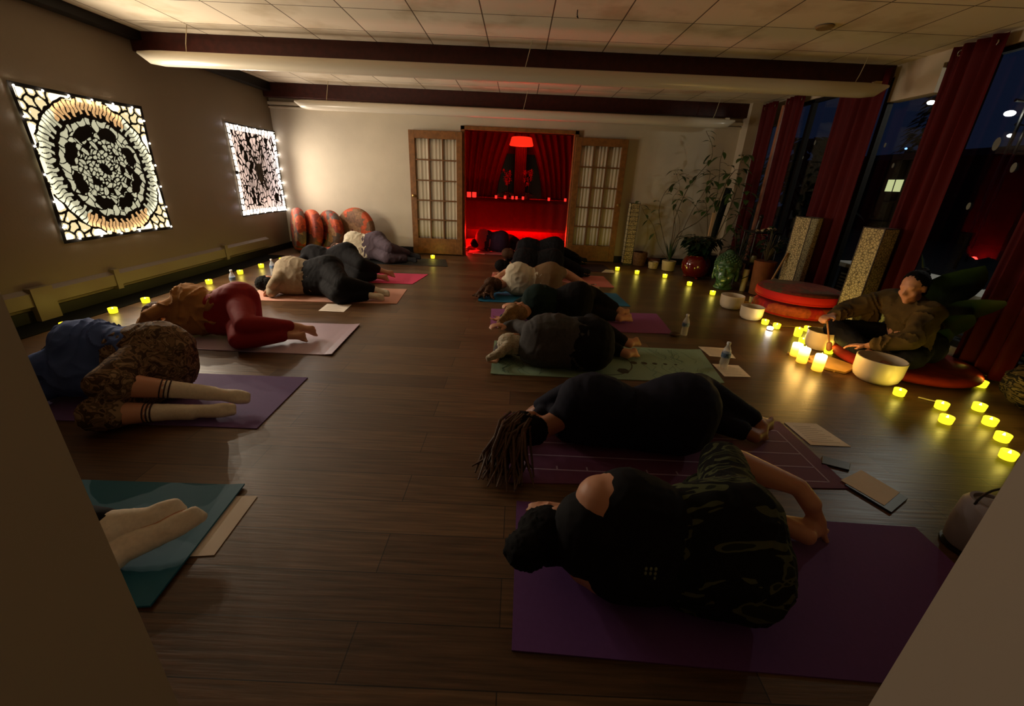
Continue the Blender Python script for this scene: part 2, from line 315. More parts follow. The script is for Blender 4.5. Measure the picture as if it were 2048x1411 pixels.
# ---------------------------------------------------------------- lit tapestries
def vor(px,py,sites):
    d1=np.full(px.shape,9.);d2=np.full(px.shape,9.)
    for sx,sy in sites:
        d=np.hypot(px-sx,py-sy); d2=np.where(d<d1,d1,np.minimum(d2,d)); d1=np.minimum(d1,d)
    return d2-d1
def tapestry(yc,zc,half,kind,lab):
    n=300; a=np.linspace(-1,1,n); Xg,Zg=np.meshgrid(a,a); wx=.012*np.sin(Zg*17+1)+.01*np.sin(Zg*41+Xg*9); wz=.012*np.sin(Xg*19)+.01*np.sin(Xg*37+Zg*13)
    px=Xg+wx; pz=Zg+wz; r=np.hypot(px,pz); th=np.arctan2(pz,px)
    rim=np.maximum(abs(Xg),abs(Zg)); out=np.zeros((n,n,3)); cream=np.array([.50,.47,.31]); 
    def put(mask,c): out[mask]=c if np.ndim(c)==1 else c[mask]
    if kind==1:
        rs=np.random.RandomState(3); base=[]
        for k in range(12):
            for rr,of in ((.12,.5),(.17,0),(.24,0),(.31,0),(.37,0),(.43,0),(.49,.25),(.565,.25),(.63,.25),(.14,0),(.21,.5),(.28,0),(.34,.5),(.40,.1),(.46,.62),(.53,.5),(.60,.05),(.66,.5)):
                t=(k+of)*math.pi/6; base.append((rr*math.cos(t)+rs.randn()*.012,rr*math.sin(t)+rs.randn()*.012))
        e=vor(px,pz,base); ray=np.abs(np.sin(th*24))
        put((r<.70)&(r>.09)&(e>.016),cream*1.05)
        put((r<.62)&(r>.25)&(ray*r<.05),np.zeros(3))
        ph=((th/(math.pi/4))%1-.5)*math.pi/4; bl=((r-.53)/.095)**2+((ph*r)/(.175))**2+.3*np.sin(th*40)*0
        put(bl<1+.25*np.sin(th*23)*np.sin(r*60),np.zeros(3))
        ph2=(((th+math.pi/8)/(math.pi/4))%1-.5)*math.pi/4; put((((r-.60)/.07)**2+((ph2*r)/.07)**2<1)&(e>.02),cream*1.15)
        put((r>.69)&(r<.745),np.zeros(3))
        fr=np.sin(th*44+3*(r-.8)); wd=.80-.5*(r-.74)/.2
        warm=(abs(pz)>.62)&(abs(px)<.55)
        ringc=np.where(warm[...,None],np.array([.75,.42,.17]),cream*1.1)
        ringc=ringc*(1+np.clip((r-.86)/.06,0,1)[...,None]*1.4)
        put((r>=.745)&(r<.955)&(abs(fr)>.36)&~((r<.80)&(fr<0)),ringc)
        cor=(r>.99)&(rim<.95); e2=vor(px,pz,[(sx*(.8+dx),sz*(.8+dz)) for sx in (-1,1) for sz in (-1,1) for dx,dz in ((0,0),(.1,.1),(.12,-.05),(-.05,.12),(.02,-.14),(-.14,.02),(.13,-.17),(-.17,.13),(-.28,.11),(.11,-.28))])
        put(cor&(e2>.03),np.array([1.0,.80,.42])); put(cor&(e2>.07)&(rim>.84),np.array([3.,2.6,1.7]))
        put(r<.085,np.zeros(3)); put((r>.085)&(r<.135)&(np.sin(th*12)>-.1),cream)
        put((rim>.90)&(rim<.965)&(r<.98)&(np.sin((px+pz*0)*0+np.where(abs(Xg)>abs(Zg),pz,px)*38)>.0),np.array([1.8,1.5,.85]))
        put(rim>.965,np.zeros(3))
    else:
        rs=np.random.RandomState(5); base=[(rs.uniform(-1,1),rs.uniform(-1,1)) for _ in range(330)]
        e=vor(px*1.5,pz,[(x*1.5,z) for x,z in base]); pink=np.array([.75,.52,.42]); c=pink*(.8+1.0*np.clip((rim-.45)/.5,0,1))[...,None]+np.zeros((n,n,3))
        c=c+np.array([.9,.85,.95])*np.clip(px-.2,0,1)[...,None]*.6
        put(e>.026,c)
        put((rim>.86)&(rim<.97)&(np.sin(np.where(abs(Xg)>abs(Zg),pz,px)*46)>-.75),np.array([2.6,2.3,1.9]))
        put((((px)/.14)**2+((pz+.02)/.22)**2<1),np.array([.02,.012,.006]))
        put((abs(abs(px)-abs(pz)*.5-.03)<.035)&(r<.5),np.array([.01,.006,.004]))
        put(rim>.97,np.zeros(3)); put((Xg<-.88)&(abs(Zg+.03)<.04),np.zeros(3))
    root=thing('tapestry',lab,'tapestry',(XL+.02,yc,zc-half))
    vs=[];
    for j in range(n):
        for i in range(n):
            s=a[i];t=a[j]; vs.append((XL+.022+.006*math.sin(s*5+t*3),yc+half*s*(1-.015*(1-t*t)),zc+half*t*(1-.012*(1-s*s))))
    fs=[(j*n+i,j*n+i+1,(j+1)*n+i+1,(j+1)*n+i) for j in range(n-1) for i in range(n-1)]
    mb=MB(); mb.v=[V(q) for q in vs]; mb.f=fs
    o=O('cloth',mb,attrmat('backlit lace cloth %d'%kind,.9,1.0,.1),root)
    at=o.data.color_attributes.new('pattern','FLOAT_COLOR','POINT'); buf=np.ones((n*n,4)); buf[:,:3]=out.reshape(-1,3); at.data.foreach_set('color',buf.ravel())
    # string of small led bulbs around the edge
    pts=[]; K=22 if kind==1 else 22
    for k in range(K):
        t=(k+.5)/K*4; sd=int(t); f=(t-sd)*2-1
        s,q={0:(f,-1),1:(1,f),2:(-f,1),3:(-1,-f)}[sd]
        pts.append((XL+.035,yc+half*s*.96,zc+half*q*.95))
    b0=O('led_bulb',MB().ell((0,0,0),.008,None,8,5),mat('led bulb %d'%kind,(.9,.9,.9),.5,emit=((1,.90,.74) if kind==1 else (.95,.92,1)),es=TAPE[kind-1]),root,local=True)
    b0.location=V(pts[0])-V(root.location)
    for q in pts[1:]: c=b0.copy(); COL.objects.link(c); c.parent=root; c.location=V(q)-V(root.location)
    for q in pts[1::3]: lamp('led_light','SPOT',(q[0]+.03,yc+(q[1]-yc)*(.62 if kind==1 else .35),zc+(q[2]-zc)*.62),TP[kind-1],((1,.84,.64) if kind==1 else (1,.87,.74)),.01,parent=root,rot=(0,-math.pi/2,0),spot_size=math.radians(172 if kind==1 else 156),spot_blend=(.7 if kind==1 else 1.0))
    O('light_wire',MB().tube(pts+[pts[0]],.0025,5),MBLK,root)
tapestry(4.52,1.25,.645,1,'larger square mandala lace tapestry glowing on the left wall, nearer the camera')
tapestry(7.21,1.275,.64,2,'smaller looking bright pinkish lace tapestry glowing on the left wall near the back corner')
# ---------------------------------------------------------------- people
def lerp(a,b,t): return a+(b-a)*t
SKIN=mat('light skin',srgb(205,150,120),.5,.4,6,.1); SKIN2=mat('tan skin',srgb(160,108,80),.5,.4,6,.1)
def foot(mb,an,hl,to,side,bare=True,r=.033):
    an,hl,to=V(an),V(hl),V(to); side=V(side).normalized(); ax=(to-hl).normalized()
    mb.capsule(an,hl,r*1.15,r*1.1); mb.capsule(an,lerp(hl,to,.62),r*1.1,r*.85)
    for k in (-1,0,1): mb.capsule(lerp(hl,to,.15),lerp(hl,to,.72)+side*k*.020,r*.85,r*.62)
    if bare:
        for k in range(5):
            o=side*(k-2)*.0165; L=.235-.012*k if k else .245
            mb.capsule(lerp(hl,to,.7)+o,lerp(hl,to,1.0-.035*k)+o*1.1,.0125,.0125 if k==0 else .0085,8)
    else:
        for k in (-1,0,1): mb.capsule(lerp(hl,to,.7)+side*k*.020,lerp(hl,to,.95-.02*k)+side*k*.016,r*.62,r*.52)
def hand(mb,wr,d,nrm,s=1.0,curl=.5,thumb=1):
    wr=V(wr); d=V(d).normalized(); nrm=V(nrm); nrm=(nrm-d*nrm.dot(d)).normalized(); sd=d.cross(nrm)
    for k in (-1.5,-.5,.5,1.5): mb.capsule(wr+sd*k*.012,wr+d*.085*s+sd*k*.018,.014*s,.012*s,8)
    for k,L in zip((-1.5,-.5,.5,1.5),(.062,.076,.08,.068)):
        p=wr+d*.088*s+sd*k*.0195; c=curl; 
        for j,fr in enumerate((.45,.32,.23)):
            dd=(d*math.cos(c*(j+.6))+nrm*math.sin(c*(j+.6))).normalized(); q=p+dd*L*s*fr+sd*k*.0015; mb.capsule(p,q,.0095*s-.0006*j,.009*s-.0008*j,8); p=q
    p=wr+d*.02*s+sd*thumb*.024; q=p+(d*.6+sd*thumb*.75+nrm*.2).normalized()*.04*s; e=q+(d*.9+sd*thumb*.25+nrm*.3).normalized()*.034*s
    mb.capsule(p,q,.014*s,.011*s,8); mb.capsule(q,e,.0105*s,.009*s,8)
def headframe(up,f):
    up=V(up).normalized(); f=V(f); f=(f-up*f.dot(up)).normalized(); s=f.cross(up)
    return Matrix((s,f,up)).transposed()
def head(mb,c,M,s=1.0):
    P=lambda x,y,z:c+M@V((x*s,y*s,z*s))
    mb.ell(c+M@V((0,-.012,.022)*1) if 0 else P(0,-.012,.025),(.075*s,.094*s,.092*s),M)
    mb.ell(P(0,.022,-.04),(.058*s,.066*s,.075*s),M); mb.capsule(P(0,.062,-.098),P(0,.03,-.085),.024*s,.03*s)
    mb.capsule(P(0,.088,.01),P(0,.107,-.028),.009*s,.0125*s,8)
    for k in (-1,1):
        mb.capsule(P(.018*k,.078,.03),P(.045*k,.07,.026),.013*s,.01*s,8); mb.ell(P(.03*k,.075,.006),(.016*s,.012*s,.012*s),M,10,6)
        mb.ell(P(.078*k,-.005,-.005),(.009*s,.022*s,.034*s),M,10,6); mb.capsule(P(.045*k,.055,-.03),P(.03*k,.06,-.05),.022*s,.02*s,8); mb.capsule(P(.008*k,.099,-.034),P(.012*k,.095,-.034),.008*s,.007*s,8)
    mb.capsule(P(-.02,.084,-.058),P(.02,.084,-.058),.008*s,.008*s,8); mb.capsule(P(-.015,.082,-.07),P(.015,.082,-.07),.009*s,.009*s,8)
def torso(mb,A,g,grow=0,t0=0.,t1=1.,n=9):
    for i in range(n):
        t=lerp(t0,t1,i/(n-1)); w=math.sin(math.pi*t)**2
        u=lerp(A['shU'],A['hpU'],t); l=lerp(A['shL'],A['hpL'],t); u=lerp(u,l,A.get('dip',.22)*w)
        rr=(.095+.02*math.sin(math.pi*min(t*2,1))+.034*max(0,t-.55)/.45 -.006*w*A.get('wst',1))*g+grow
        rr*=1-.12*(t<.06)
        u=u+A['f']*A.get('push',0)*t; l=l+A['f']*A.get('push',0)*t
        z=max(l.z,rr+.004); l=V((l.x,l.y,z)); mb.capsule(u,l,rr,rr*1.05,18)
def limb(mb,a,b,c,r,grow=0,t=1.0):
    a,b,c=V(a),V(b),V(c); mb.capsule(a,b,r[0]+grow,r[1]+grow,16)
    if t>0:
        m1=lerp(b,c,.3*min(t/.3,1)); mb.capsule(b,m1,r[1]+grow,lerp(r[1],r[2],.12)*1.02+grow,16)
        if t>.3: mb.capsule(m1,lerp(b,c,t),lerp(r[1],r[2],.12)*1.02+grow,lerp(r[1],r[2],t)+grow,16)
LEG=(.088,.058,.034); ARM=(.05,.04,.026)
def lie(label,px,y,f,head_o=(-.24,.02,-.2),g=1.0,hu=None,legs={},arms={},top=dict(),pants=dict(),hair=('short',None),skin=None,
        shz=.35,hpz=.31,L=.48,head_z=.13,face=None,crown=None,group=None,seed=1,vox=.012,sockm=None,hipdy=0,shdy=0,base=0.006,lab={},extra=None,sc=1.0,dip=.15,name_cat='person',push=0,hx=None,roll=.07,wst=1):
    """px = world x of the pelvis; lies on its side, crown toward -x, facing f(+1 away / -1 near)."""
    skin=skin or SKIN; fv=V((0,f,0)); A=dict(f=fv,dip=dip,push=push,wst=wst)
    hpz-=.07; shz-=.045; A['hpU']=V((px,y+hipdy,hpz)); A['hpL']=V((px-.01,y+hipdy+(roll-.05)*f,.14)); A['shU']=V((px-L,y+shdy,shz)); A['shL']=V((px-L-.02,y+shdy+roll*f,.12))
    hd=V((px-L+head_o[0],y+shdy+head_o[1]*f,head_z))
    if hx: hd=V(hx)
    def leg(k,d): return [V(q) for q in legs.get(k,d)]
    kU,aU,hU,tU=leg('U',[(px+.10,y+.40*f,.22),(px+.42,y+.24*f,.13),(px+.47,y+.20*f,.11),(px+.60,y+.30*f,.08)])
    kL,aL,hL_,tL=leg('L',[(px+.08,y+.38*f,.085),(px+.42,y+.27*f,.06),(px+.47,y+.22*f,.05),(px+.60,y+.32*f,.045)])
    eU,wU=[V(q) for q in arms.get('U',[(px-L-.02,y+.24*f,.22),(px-L-.18,y+.30*f,.08)])]
    eL,wL=[V(q) for q in arms.get('L',[(px-L-.12,y+.28*f,.06),(px-L-.27,y+.12*f,.04)])]
    root=thing('person',label,'person',(px,y,base),group)
    mid=lerp(A['shU'],A['shL'],.5); M=headframe(crown or V((-1,.0,.05)),face or V((0,f,-.15)))
    bd=MB(); torso(bd,A,g*.93); bd.capsule(mid+V((-.02,0,-.02)),hd+M@V((0,-.02,-.07)),.062,.055); head(bd,hd,M,sc)
    for a,b,c in ((A['shU'],eU,wU),(A['shL'],eL,wL)): limb(bd,a,b,c,ARM)
    for a,b,c in ((A['hpU'],kU,aU),(A['hpL'],kL,aL)): limb(bd,a,b,c,[q*min(g,1.12) for q in LEG])
    side=V((0,.25,1)) if not legs.get('side') else V(legs['side'])
    bare=sockm is None
    foot(bd,aU,hU,tU,side,bare); foot(bd,aL,hL_,tL,side,bare)
    hand(bd,wU,(wU-eU) if not arms.get('dU') else V(arms['dU']),arms.get('nU',(0,0,-1)),1,arms.get('cU',.4)); hand(bd,wL,(wL-eL),(0,0,1),1,.35)
    body=O('body',remesh(bd,vox,2),skin,root)
    # top
    if top:
        tb=MB(); torso(tb,A,g,.012,top.get('t0',.0),top.get('t1',.86)); sl=top.get('sleeve',1.0)
        if sl>0:
            for a,b,c in ((A['shU'],eU,wU),(A['shL'],eL,wL)):
                if sl<=.5: tb.capsule(a,lerp(a,b,sl*2),.066,.058)
                else: limb(tb,a,b,c,(.056,.048,.036),.006,(sl-.5)*2)
        tb.capsule(mid,lerp(mid,hd,.35),.085,.062) if top.get('collar',1) else None
        tp=O(top.get('name','shirt'),remesh(tb,vox,3,top.get('wr',.006),top.get('ws',7),seed),top['m'],root,label=top.get('label'))
    if pants:
        pb=MB(); torso(pb,A,g,.016,pants.get('t0',.68),1.0,5); t=pants.get('len',.95)
        for a,b,c in ((A['hpU'],kU,aU),(A['hpL'],kL,aL)): 
            LL=[q*min(g,1.15)*pants.get('w',1) for q in (.105,.066,.044)]
            if t<0: pb.capsule(a,lerp(a,b,-t),LL[0]+.006,LL[1]+.02)
            else: limb(pb,a,b,c,LL,.004,t)
        O(pants.get('name','trousers'),remesh(pb,vox,3,pants.get('wr',.004),pants.get('ws',8),seed+5),pants['m'],root,label=pants.get('label'))
    if sockm:
        for a,h,t_,k in ((aU,hU,tU,kU),(aL,hL_,tL,kL)):
            sb=MB(); foot(sb,a,h,t_,side,False,.039); st=legs.get('sock',.3); sb.capsule(a,lerp(a,k,st),.044,.052)
            so=O('sock',remesh(sb,min(vox,.009),2,.0015,12,seed),sockm,root)
            if legs.get('stripes'):
                for q in (.7,.82,.94):
                    c=lerp(a,k,st*q); d=(k-a).normalized(); O('sock_stripe',MB().tube([c,c+d*.007],.0535,16),mat('dark sock stripe',srgb(60,40,40),.8),so)
    hk,hm=hair
    if hk:
        hb=MB(); P=lambda x,y_,z:hd+M@V((x*sc,y_*sc,z*sc))
        hb.ell(P(0,-.026,.034),(.086*sc,.094*sc,.096*sc),M); hb.ell(P(0,-.045,-.02),(.078*sc,.07*sc,.08*sc),M)
        rnd=random.Random(seed)
        if hk=='long':
            for i in range(16):
                a=rnd.uniform(-1.3,1.3); p0=P(.07*math.sin(a),-.07*abs(math.cos(a))-.02,.03); dz=V((-.04+rnd.uniform(-.12,.05),-f*rnd.uniform(.03,.17),0)); q=p0+dz; q.z=max(.03,p0.z*.45); e=q+V((rnd.uniform(-.08,.06),-f*rnd.uniform(.0,.07),0)); e.z=.02
                hb.tube([p0,lerp(p0,q,.5)+V((0,0,.02)),q,e],[.03,.03,.024,.008],8)
        if hk=='bun': 
            c=P(0,-.10,.10); hb.ell(c,(.075,.075,.06)); 
            for i in range(9): a=i*.7; hb.tube([c,c+V((math.cos(a)*.05,math.sin(a)*.05,.02)),c+V((math.cos(a+.5)*.085,math.sin(a+.5)*.08,-.01))],[.02,.018,.006],6)
        if hk=='pony':
            c=P(0,-.10,.04); e=c+V((-.06,-f*.10,-.02)); g_=e+V((-.10,-f*.02,-.05)); g_.z=max(.035,g_.z); hb.tube([P(0,-.08,.03),c,e,g_],[.04,.045,.04,.02],10)
        hh=O('hair',remesh(hb,min(vox,.009),1,.006,34,seed),hm,root)
        if hk=='braids':
            bb=MB()
            for i in range(80):
                a=rnd.uniform(-1.5,1.5); b=rnd.uniform(-.5,1.2); p0=P(.085*math.sin(a),-.09*math.cos(a)*math.cos(b)-.012,.035+.09*math.sin(b)); 
                q=p0+V((rnd.uniform(-.13,.0),-f*rnd.uniform(.05,.15),-.01)); q.z=max(.05,p0.z*.6); e=q+V((rnd.uniform(-.07,.05),-f*rnd.uniform(.03,.14),0)); e.z=.015+rnd.random()*.02
                bb.tube([p0,lerp(p0,q,.5)+V((-.01,0,.035)),q,e],[.0075,.0075,.007,.004],7)
            O('braids',bb,MATS['braid brown'],hh)
    if extra: extra(root,A,hd,M,locals())
    root.location.z+=.007
    return root,A,hd,M
BLK=mat('black jersey',srgb(20,19,22),.85,.2,30,.2); NAVY=mat('dark navy knit',srgb(26,26,42),.85,.2,30,.25)
GREY=mat('charcoal ribbed knit',srgb(80,78,78),.9,.2,60,.2); GREEN=mat('dark green knit',srgb(26,42,38),.9,.2)
WHT=mat('cream white cotton',srgb(214,202,176),.9,.2,20,.08); BEIGE=mat('oatmeal wool',srgb(170,154,130),.95,.2,50,.15)
TAUPE=mat('taupe shorts cloth',srgb(124,98,70),.9,.2); RED=mat('brick red leggings',srgb(140,22,24),.75,.3); TAN=mat('camel brown sweater',srgb(166,116,62),.9,.2,12,.2)
BLUE=mat('denim blue fleece',srgb(78,100,160),.9,.2,5,.3); WSOCK=mat('cream ribbed sock',srgb(232,220,198),.9,.2,80,.1)
mat('braid brown',srgb(96,66,44),.5,.5,200,.6); HB=mat('black hair',srgb(10,8,8),.85,.15); HW=mat('silver white hair',srgb(196,184,160),.7,.2,90,.35)
HS=mat('sandy brown hair',srgb(158,122,84),.7,.2,90,.4); HBR=mat('brown hair',srgb(84,56,38),.75,.15,90,.4)
def camo(name,cols,scale,stretch=(1,1,1)):
    m=bpy.data.materials.new(name); m.use_nodes=True; nt=m.node_tree; b=nt.nodes['Principled BSDF']; b.inputs['Roughness'].default_value=.9; b.inputs['Specular IOR Level'].default_value=.2
    tc=nt.nodes.new('ShaderNodeTexCoord'); mp=nt.nodes.new('ShaderNodeMapping'); mp.inputs['Scale'].default_value=stretch; nt.links.new(tc.outputs['Object'],mp.inputs[0])
    n=nt.nodes.new('ShaderNodeTexNoise'); n.inputs['Scale'].default_value=scale; n.inputs['Detail'].default_value=1.5; n.inputs['Distortion'].default_value=1.6; nt.links.new(mp.outputs[0],n.inputs['Vector'])
    r=nt.nodes.new('ShaderNodeValToRGB'); r.color_ramp.interpolation='CONSTANT'; els=r.color_ramp.elements; ps=[0,.44,.52,.60][:len(cols)]
    els[0].position=0; els[0].color=(*cols[0],1); els[1].position=ps[1]; els[1].color=(*cols[1],1)
    for p,c in list(zip(ps,cols))[2:]: e=els.new(p); e.color=(*c,1)
    nt.links.new(n.outputs[0],r.inputs[0]); nt.links.new(r.outputs[0],b.inputs['Base Color']); MATS[name]=m; return m
CAMO=camo('brown desert camouflage cloth',[srgb(70,52,36),srgb(128,102,76),srgb(92,74,54),srgb(150,126,98)],13,(1,1.3,1.3))
LEAFC=camo('black cloth with olive leaf print',[srgb(14,14,12),srgb(16,16,14),srgb(74,78,50),srgb(30,34,22)],6,(.7,2.2,1.2))
BLEAF=camo('zebra patterned cloth',[srgb(26,20,10),srgb(104,86,52),srgb(30,24,12),srgb(90,72,44)],9,(.7,1,2.6))
# right row, near to far
# 13 black tank top, leaf shorts
def ex13(root,A,hd,M,l):
    pts=[A['shU']+V((.24+.014*(i%2),-.112+.003*i,-.07-.016*i)) for i in range(0)]
r13=lie('person in black tank top and leaf print shorts asleep on the nearest purple mat',.79,1.12,1,g=1.1,L=.47,shz=.375,hpz=.33,skin=SKIN,hx=(.19,1.15,.16),roll=-.05,sc=1.12,
  legs={'U':[(.93,1.53,.235),(1.20,1.40,.20),(1.235,1.35,.16),(1.31,1.33,.03)],'L':[(.86,1.50,.09),(1.14,1.34,.06),(1.20,1.28,.06),(1.33,1.37,.05)],'side':(-.3,.5,.8)},
  arms={'U':[(.40,1.34,.14),(.24,1.24,.17)],'L':[(.36,1.30,.06),(.26,1.22,.05)],'dU':(-.9,-.1,.12),'cU':.25},
  top=dict(m=BLK,sleeve=0,t0=.20,t1=.92,name='tank_top',wr=.003,collar=0),pants=dict(m=LEAFC,t0=.66,len=-.9,name='shorts',w=1.0,wr=.006),hair=('bun',HB),seed=3,vox=.009)
def straps(root,A,gr):
    # wide shoulder straps of the tank top
    mb=MB(); u,l=A['shU'],A['shL']
    for q in (.42,.50,.58,.66):
        c=lerp(u,l,q); 
        for k in range(7):
            a=-1.2+k*.40; p=c+V((-.05+.0*a,-.125*math.cos(a),.0)); 
        mb.capsule(c+V((-.02,0,0)),c+V((.12,-.01,-.01)),.125,.14,16)
    return mb
O('tank_top_yoke',remesh(straps(None,r13[1],1.3),.009,3,.002,8,2),BLK,r13[0])
em=MB()
for i in range(4):
    for j in range(3): em.ell(V((.462+.014*i+.007*(j%2),.985,.235)) if 0 else V((.44+.015*j,.94-.002*i,.24-.017*i)),(.005,.004,.007),None,8,5)
lg=O('back_print',em,mat('pale green print',srgb(120,130,100),.8),r13[0],label='small dotted pale print on the back')
# 12 navy, braids
lie('person in dark navy clothes with long brown braids on the purple mat with printed lines',.90,1.90,1,g=1.25,L=.54,shz=.345,hpz=.35,skin=SKIN2,hx=(.10,1.86,.14),dip=.42,
  legs={'U':[(1.13,2.26,.22),(1.42,2.12,.09),(1.45,2.08,.07),(1.57,2.17,.05)],'L':[(1.05,2.22,.09),(1.33,2.04,.06),(1.37,2.00,.05),(1.48,2.06,.045)]},
  top=dict(m=NAVY,name='sweater',wr=.003,t1=.9),pants=dict(m=NAVY,t0=.6,wr=.002,w=1.05),hair=('braids',HB),seed=5,crown=V((-1,-.1,.1)))
# 11 grey top, black trousers, silver hair
lie('person in charcoal ribbed top with silver hair on the pale green mat',.61,2.98,1,g=1.12,L=.44,shz=.31,hpz=.31,hx=(.01,3.07,.13),dip=-.06,wst=-3,roll=.0,
  legs={'U':[(.66,3.42,.22),(.93,3.30,.10),(.98,3.28,.09),(1.09,3.38,.09)],'L':[(.62,3.36,.09),(.88,3.18,.06),(.93,3.14,.05),(1.04,3.22,.05)],'side':(-.3,.3,.8)},
  arms={'U':[(.02,3.24,.22),(-.05,3.22,.22)],'L':[(-.08,3.2,.05),(-.12,3.0,.04)],'dU':(-.4,-.2,.1)},
  top=dict(m=GREY,name='sweater',wr=.008,ws=6,t1=.88),pants=dict(m=BLK,t0=.76,wr=.003),hair=('pony',HW),seed=7)
# 10 green top, black trousers, sandy hair
lie('person in dark green top and black trousers with sandy hair on the violet mat',.62,4.0,1,g=1.08,L=.44,shz=.32,hpz=.36,hx=(.04,3.94,.14),dip=.3,
  legs={'U':[(.78,4.30,.26),(1.06,4.26,.12),(1.12,4.22,.09),(1.24,4.32,.06)],'L':[(.72,4.22,.10),(1.04,4.16,.06),(1.09,4.12,.05),(1.24,4.20,.045)]},
  arms={'U':[(.12,4.18,.18),(.02,4.14,.15)],'L':[(.02,4.1,.05),(-.1,4.0,.04)],'dU':(-.8,-.3,0)},
  top=dict(m=GREEN,name='sweater',wr=.004),pants=dict(m=BLK,t0=.66,wr=.004,w=1.1),hair=('long',HS),seed=9,face=V((.35,.8,.3)))
# 9 white shirt, taupe shorts
lie('person in cream white shirt and taupe shorts on the bright blue mat',.42,5.02,1,g=1.05,L=.44,shz=.35,hpz=.36,hx=(-.25,5.06,.13),dip=.34,
  legs={'U':[(.62,5.40,.24),(.92,5.20,.12),(.97,5.16,.10),(1.08,5.26,.07)],'L':[(.56,5.34,.09),(.88,5.10,.06),(.92,5.06,.05),(1.05,5.14,.045)]},
  arms={'U':[(-.10,5.24,.26),(-.2,5.16,.22)],'L':[(-.26,5.10,.05),(-.30,4.95,.05)]},
  top=dict(m=WHT,name='shirt',sleeve=.3,wr=.008,ws=6),pants=dict(m=TAUPE,t0=.74,len=-.7,name='shorts',wr=.002),hair=('long',HBR),seed=11)
lie('person in loose black clothes on the pink mat, just beyond the white shirt',.52,6.05,1,g=1.15,L=.46,shz=.36,hpz=.36,hx=(-.18,6.12,.16),
  top=dict(m=BLK,name='sweater',wr=.006),pants=dict(m=BLK,w=1.15,wr=.006),hair=('short',HB),seed=13,sockm=BLK)
lie('person in black clothes on the dark mat nearest the red alcove',.62,7.05,1,g=1.2,L=.52,shz=.37,hpz=.40,hx=(-.12,7.1,.18),
  top=dict(m=BLK,name='sweater',wr=.006),pants=dict(m=BLK,w=1.2,wr=.006),hair=('short',HBR),seed=15,sockm=BLK)
REDT=mat('dusky pink blanket',srgb(170,70,80),.9,.2)
lie('person in dark trousers and pink top lying in the red lit alcove',-.30,8.35,1,g=1.15,L=.40,shz=.34,hpz=.32,hx=(-.78,8.4,.14),
  legs={'U':[(-.12,8.74,.22),(.12,8.5,.12),(.14,8.46,.1),(.2,8.44,.22)],'L':[(-.16,8.7,.09),(.08,8.5,.06),(.1,8.42,.06),(.16,8.4,.16)]},
  top=dict(m=REDT,name='sweater',wr=.004,t1=.5),pants=dict(m=mat('plum trousers',srgb(50,30,52),.9,.2),t0=.3,wr=.004),hair=('short',HB),seed=17)
# left row
lie('person in blue fleece and brown camouflage shorts with striped socks on the left purple mat',-2.10,2.28,-1,g=1.28,L=.50,shz=.36,hpz=.35,hx=(-2.88,2.42,.14),dip=.1,
  legs={'U':[(-2.12,1.93,.24),(-1.80,2.10,.12),(-1.72,2.12,.10),(-1.53,2.14,.07)],'L':[(-2.14,1.86,.095),(-1.84,1.98,.055),(-1.76,1.99,.05),(-1.56,2.05,.045)],'sock':.42,'stripes':1,'side':(0,.6,.6)},
  arms={'U':[(-2.66,2.10,.24),(-2.8,2.02,.1)],'L':[(-2.7,2.04,.07),(-2.85,2.2,.04)]},
  top=dict(m=BLUE,name='fleece_top',wr=.016,ws=5),pants=dict(m=CAMO,t0=.62,len=.15,name='shorts',w=1.14,wr=.008),hair=('short',HB),seed=21,sockm=WSOCK,vox=.010)
lie('person in camel sweater and brick red leggings, barefoot, on the lavender mat',-2.28,3.34,-1,g=1.08,L=.46,shz=.34,hpz=.37,hx=(-3.02,3.36,.14),dip=.35,
  legs={'U':[(-2.06,3.02,.20),(-1.84,3.28,.11),(-1.80,3.32,.09),(-1.66,3.32,.06)],'L':[(-2.1,2.98,.09),(-1.86,3.20,.06),(-1.83,3.24,.05),(-1.70,3.22,.045)]},
  arms={'U':[(-2.86,3.14,.22),(-2.95,3.08,.1)],'L':[(-2.9,3.1,.06),(-3.05,3.2,.04)]},
  top=dict(m=TAN,name='sweater',wr=.018,ws=6,t1=.72),pants=dict(m=RED,name='leggings',t0=.55,len=.9,wr=.001),hair=('short',HBR),seed=23)
lie('person in oatmeal sweater and black leggings with patterned socks on the blush pink mat',-2.12,4.72,-1,g=1.18,L=.50,shz=.33,hpz=.36,hx=(-2.78,4.62,.13),dip=.15,face=V((-.2,.8,.1)),
  legs={'U':[(-1.86,4.42,.20),(-1.62,4.62,.11),(-1.60,4.66,.09),(-1.42,4.60,.07)],'L':[(-1.9,4.38,.09),(-1.66,4.54,.06),(-1.62,4.58,.05),(-1.46,4.52,.045)],'sock':.35,'stripes':1},
  arms={'U':[(-2.6,4.46,.2),(-2.7,4.5,.1)],'L':[(-2.68,4.48,.06),(-2.8,4.6,.04)]},
  top=dict(m=BEIGE,name='sweater',wr=.006,t1=.66),pants=dict(m=BLK,t0=.5,wr=.004,w=1.2),hair=('short',HB),seed=25,sockm=WSOCK)
lie('person in black sweater and black trousers, barefoot, on the hot pink mat',-2.26,5.62,-1,g=1.12,L=.50,shz=.34,hpz=.38,hx=(-3.0,5.65,.16),dip=.3,
  legs={'U':[(-1.98,5.34,.24),(-1.86,5.60,.13),(-1.82,5.62,.10),(-1.62,5.58,.08)],'L':[(-2.02,5.30,.09),(-1.88,5.50,.06),(-1.86,5.53,.05),(-1.68,5.50,.045)]},
  top=dict(m=BLK,name='sweater',wr=.006),pants=dict(m=BLK,w=1.1,wr=.004),hair=('short',HBR),seed=27)
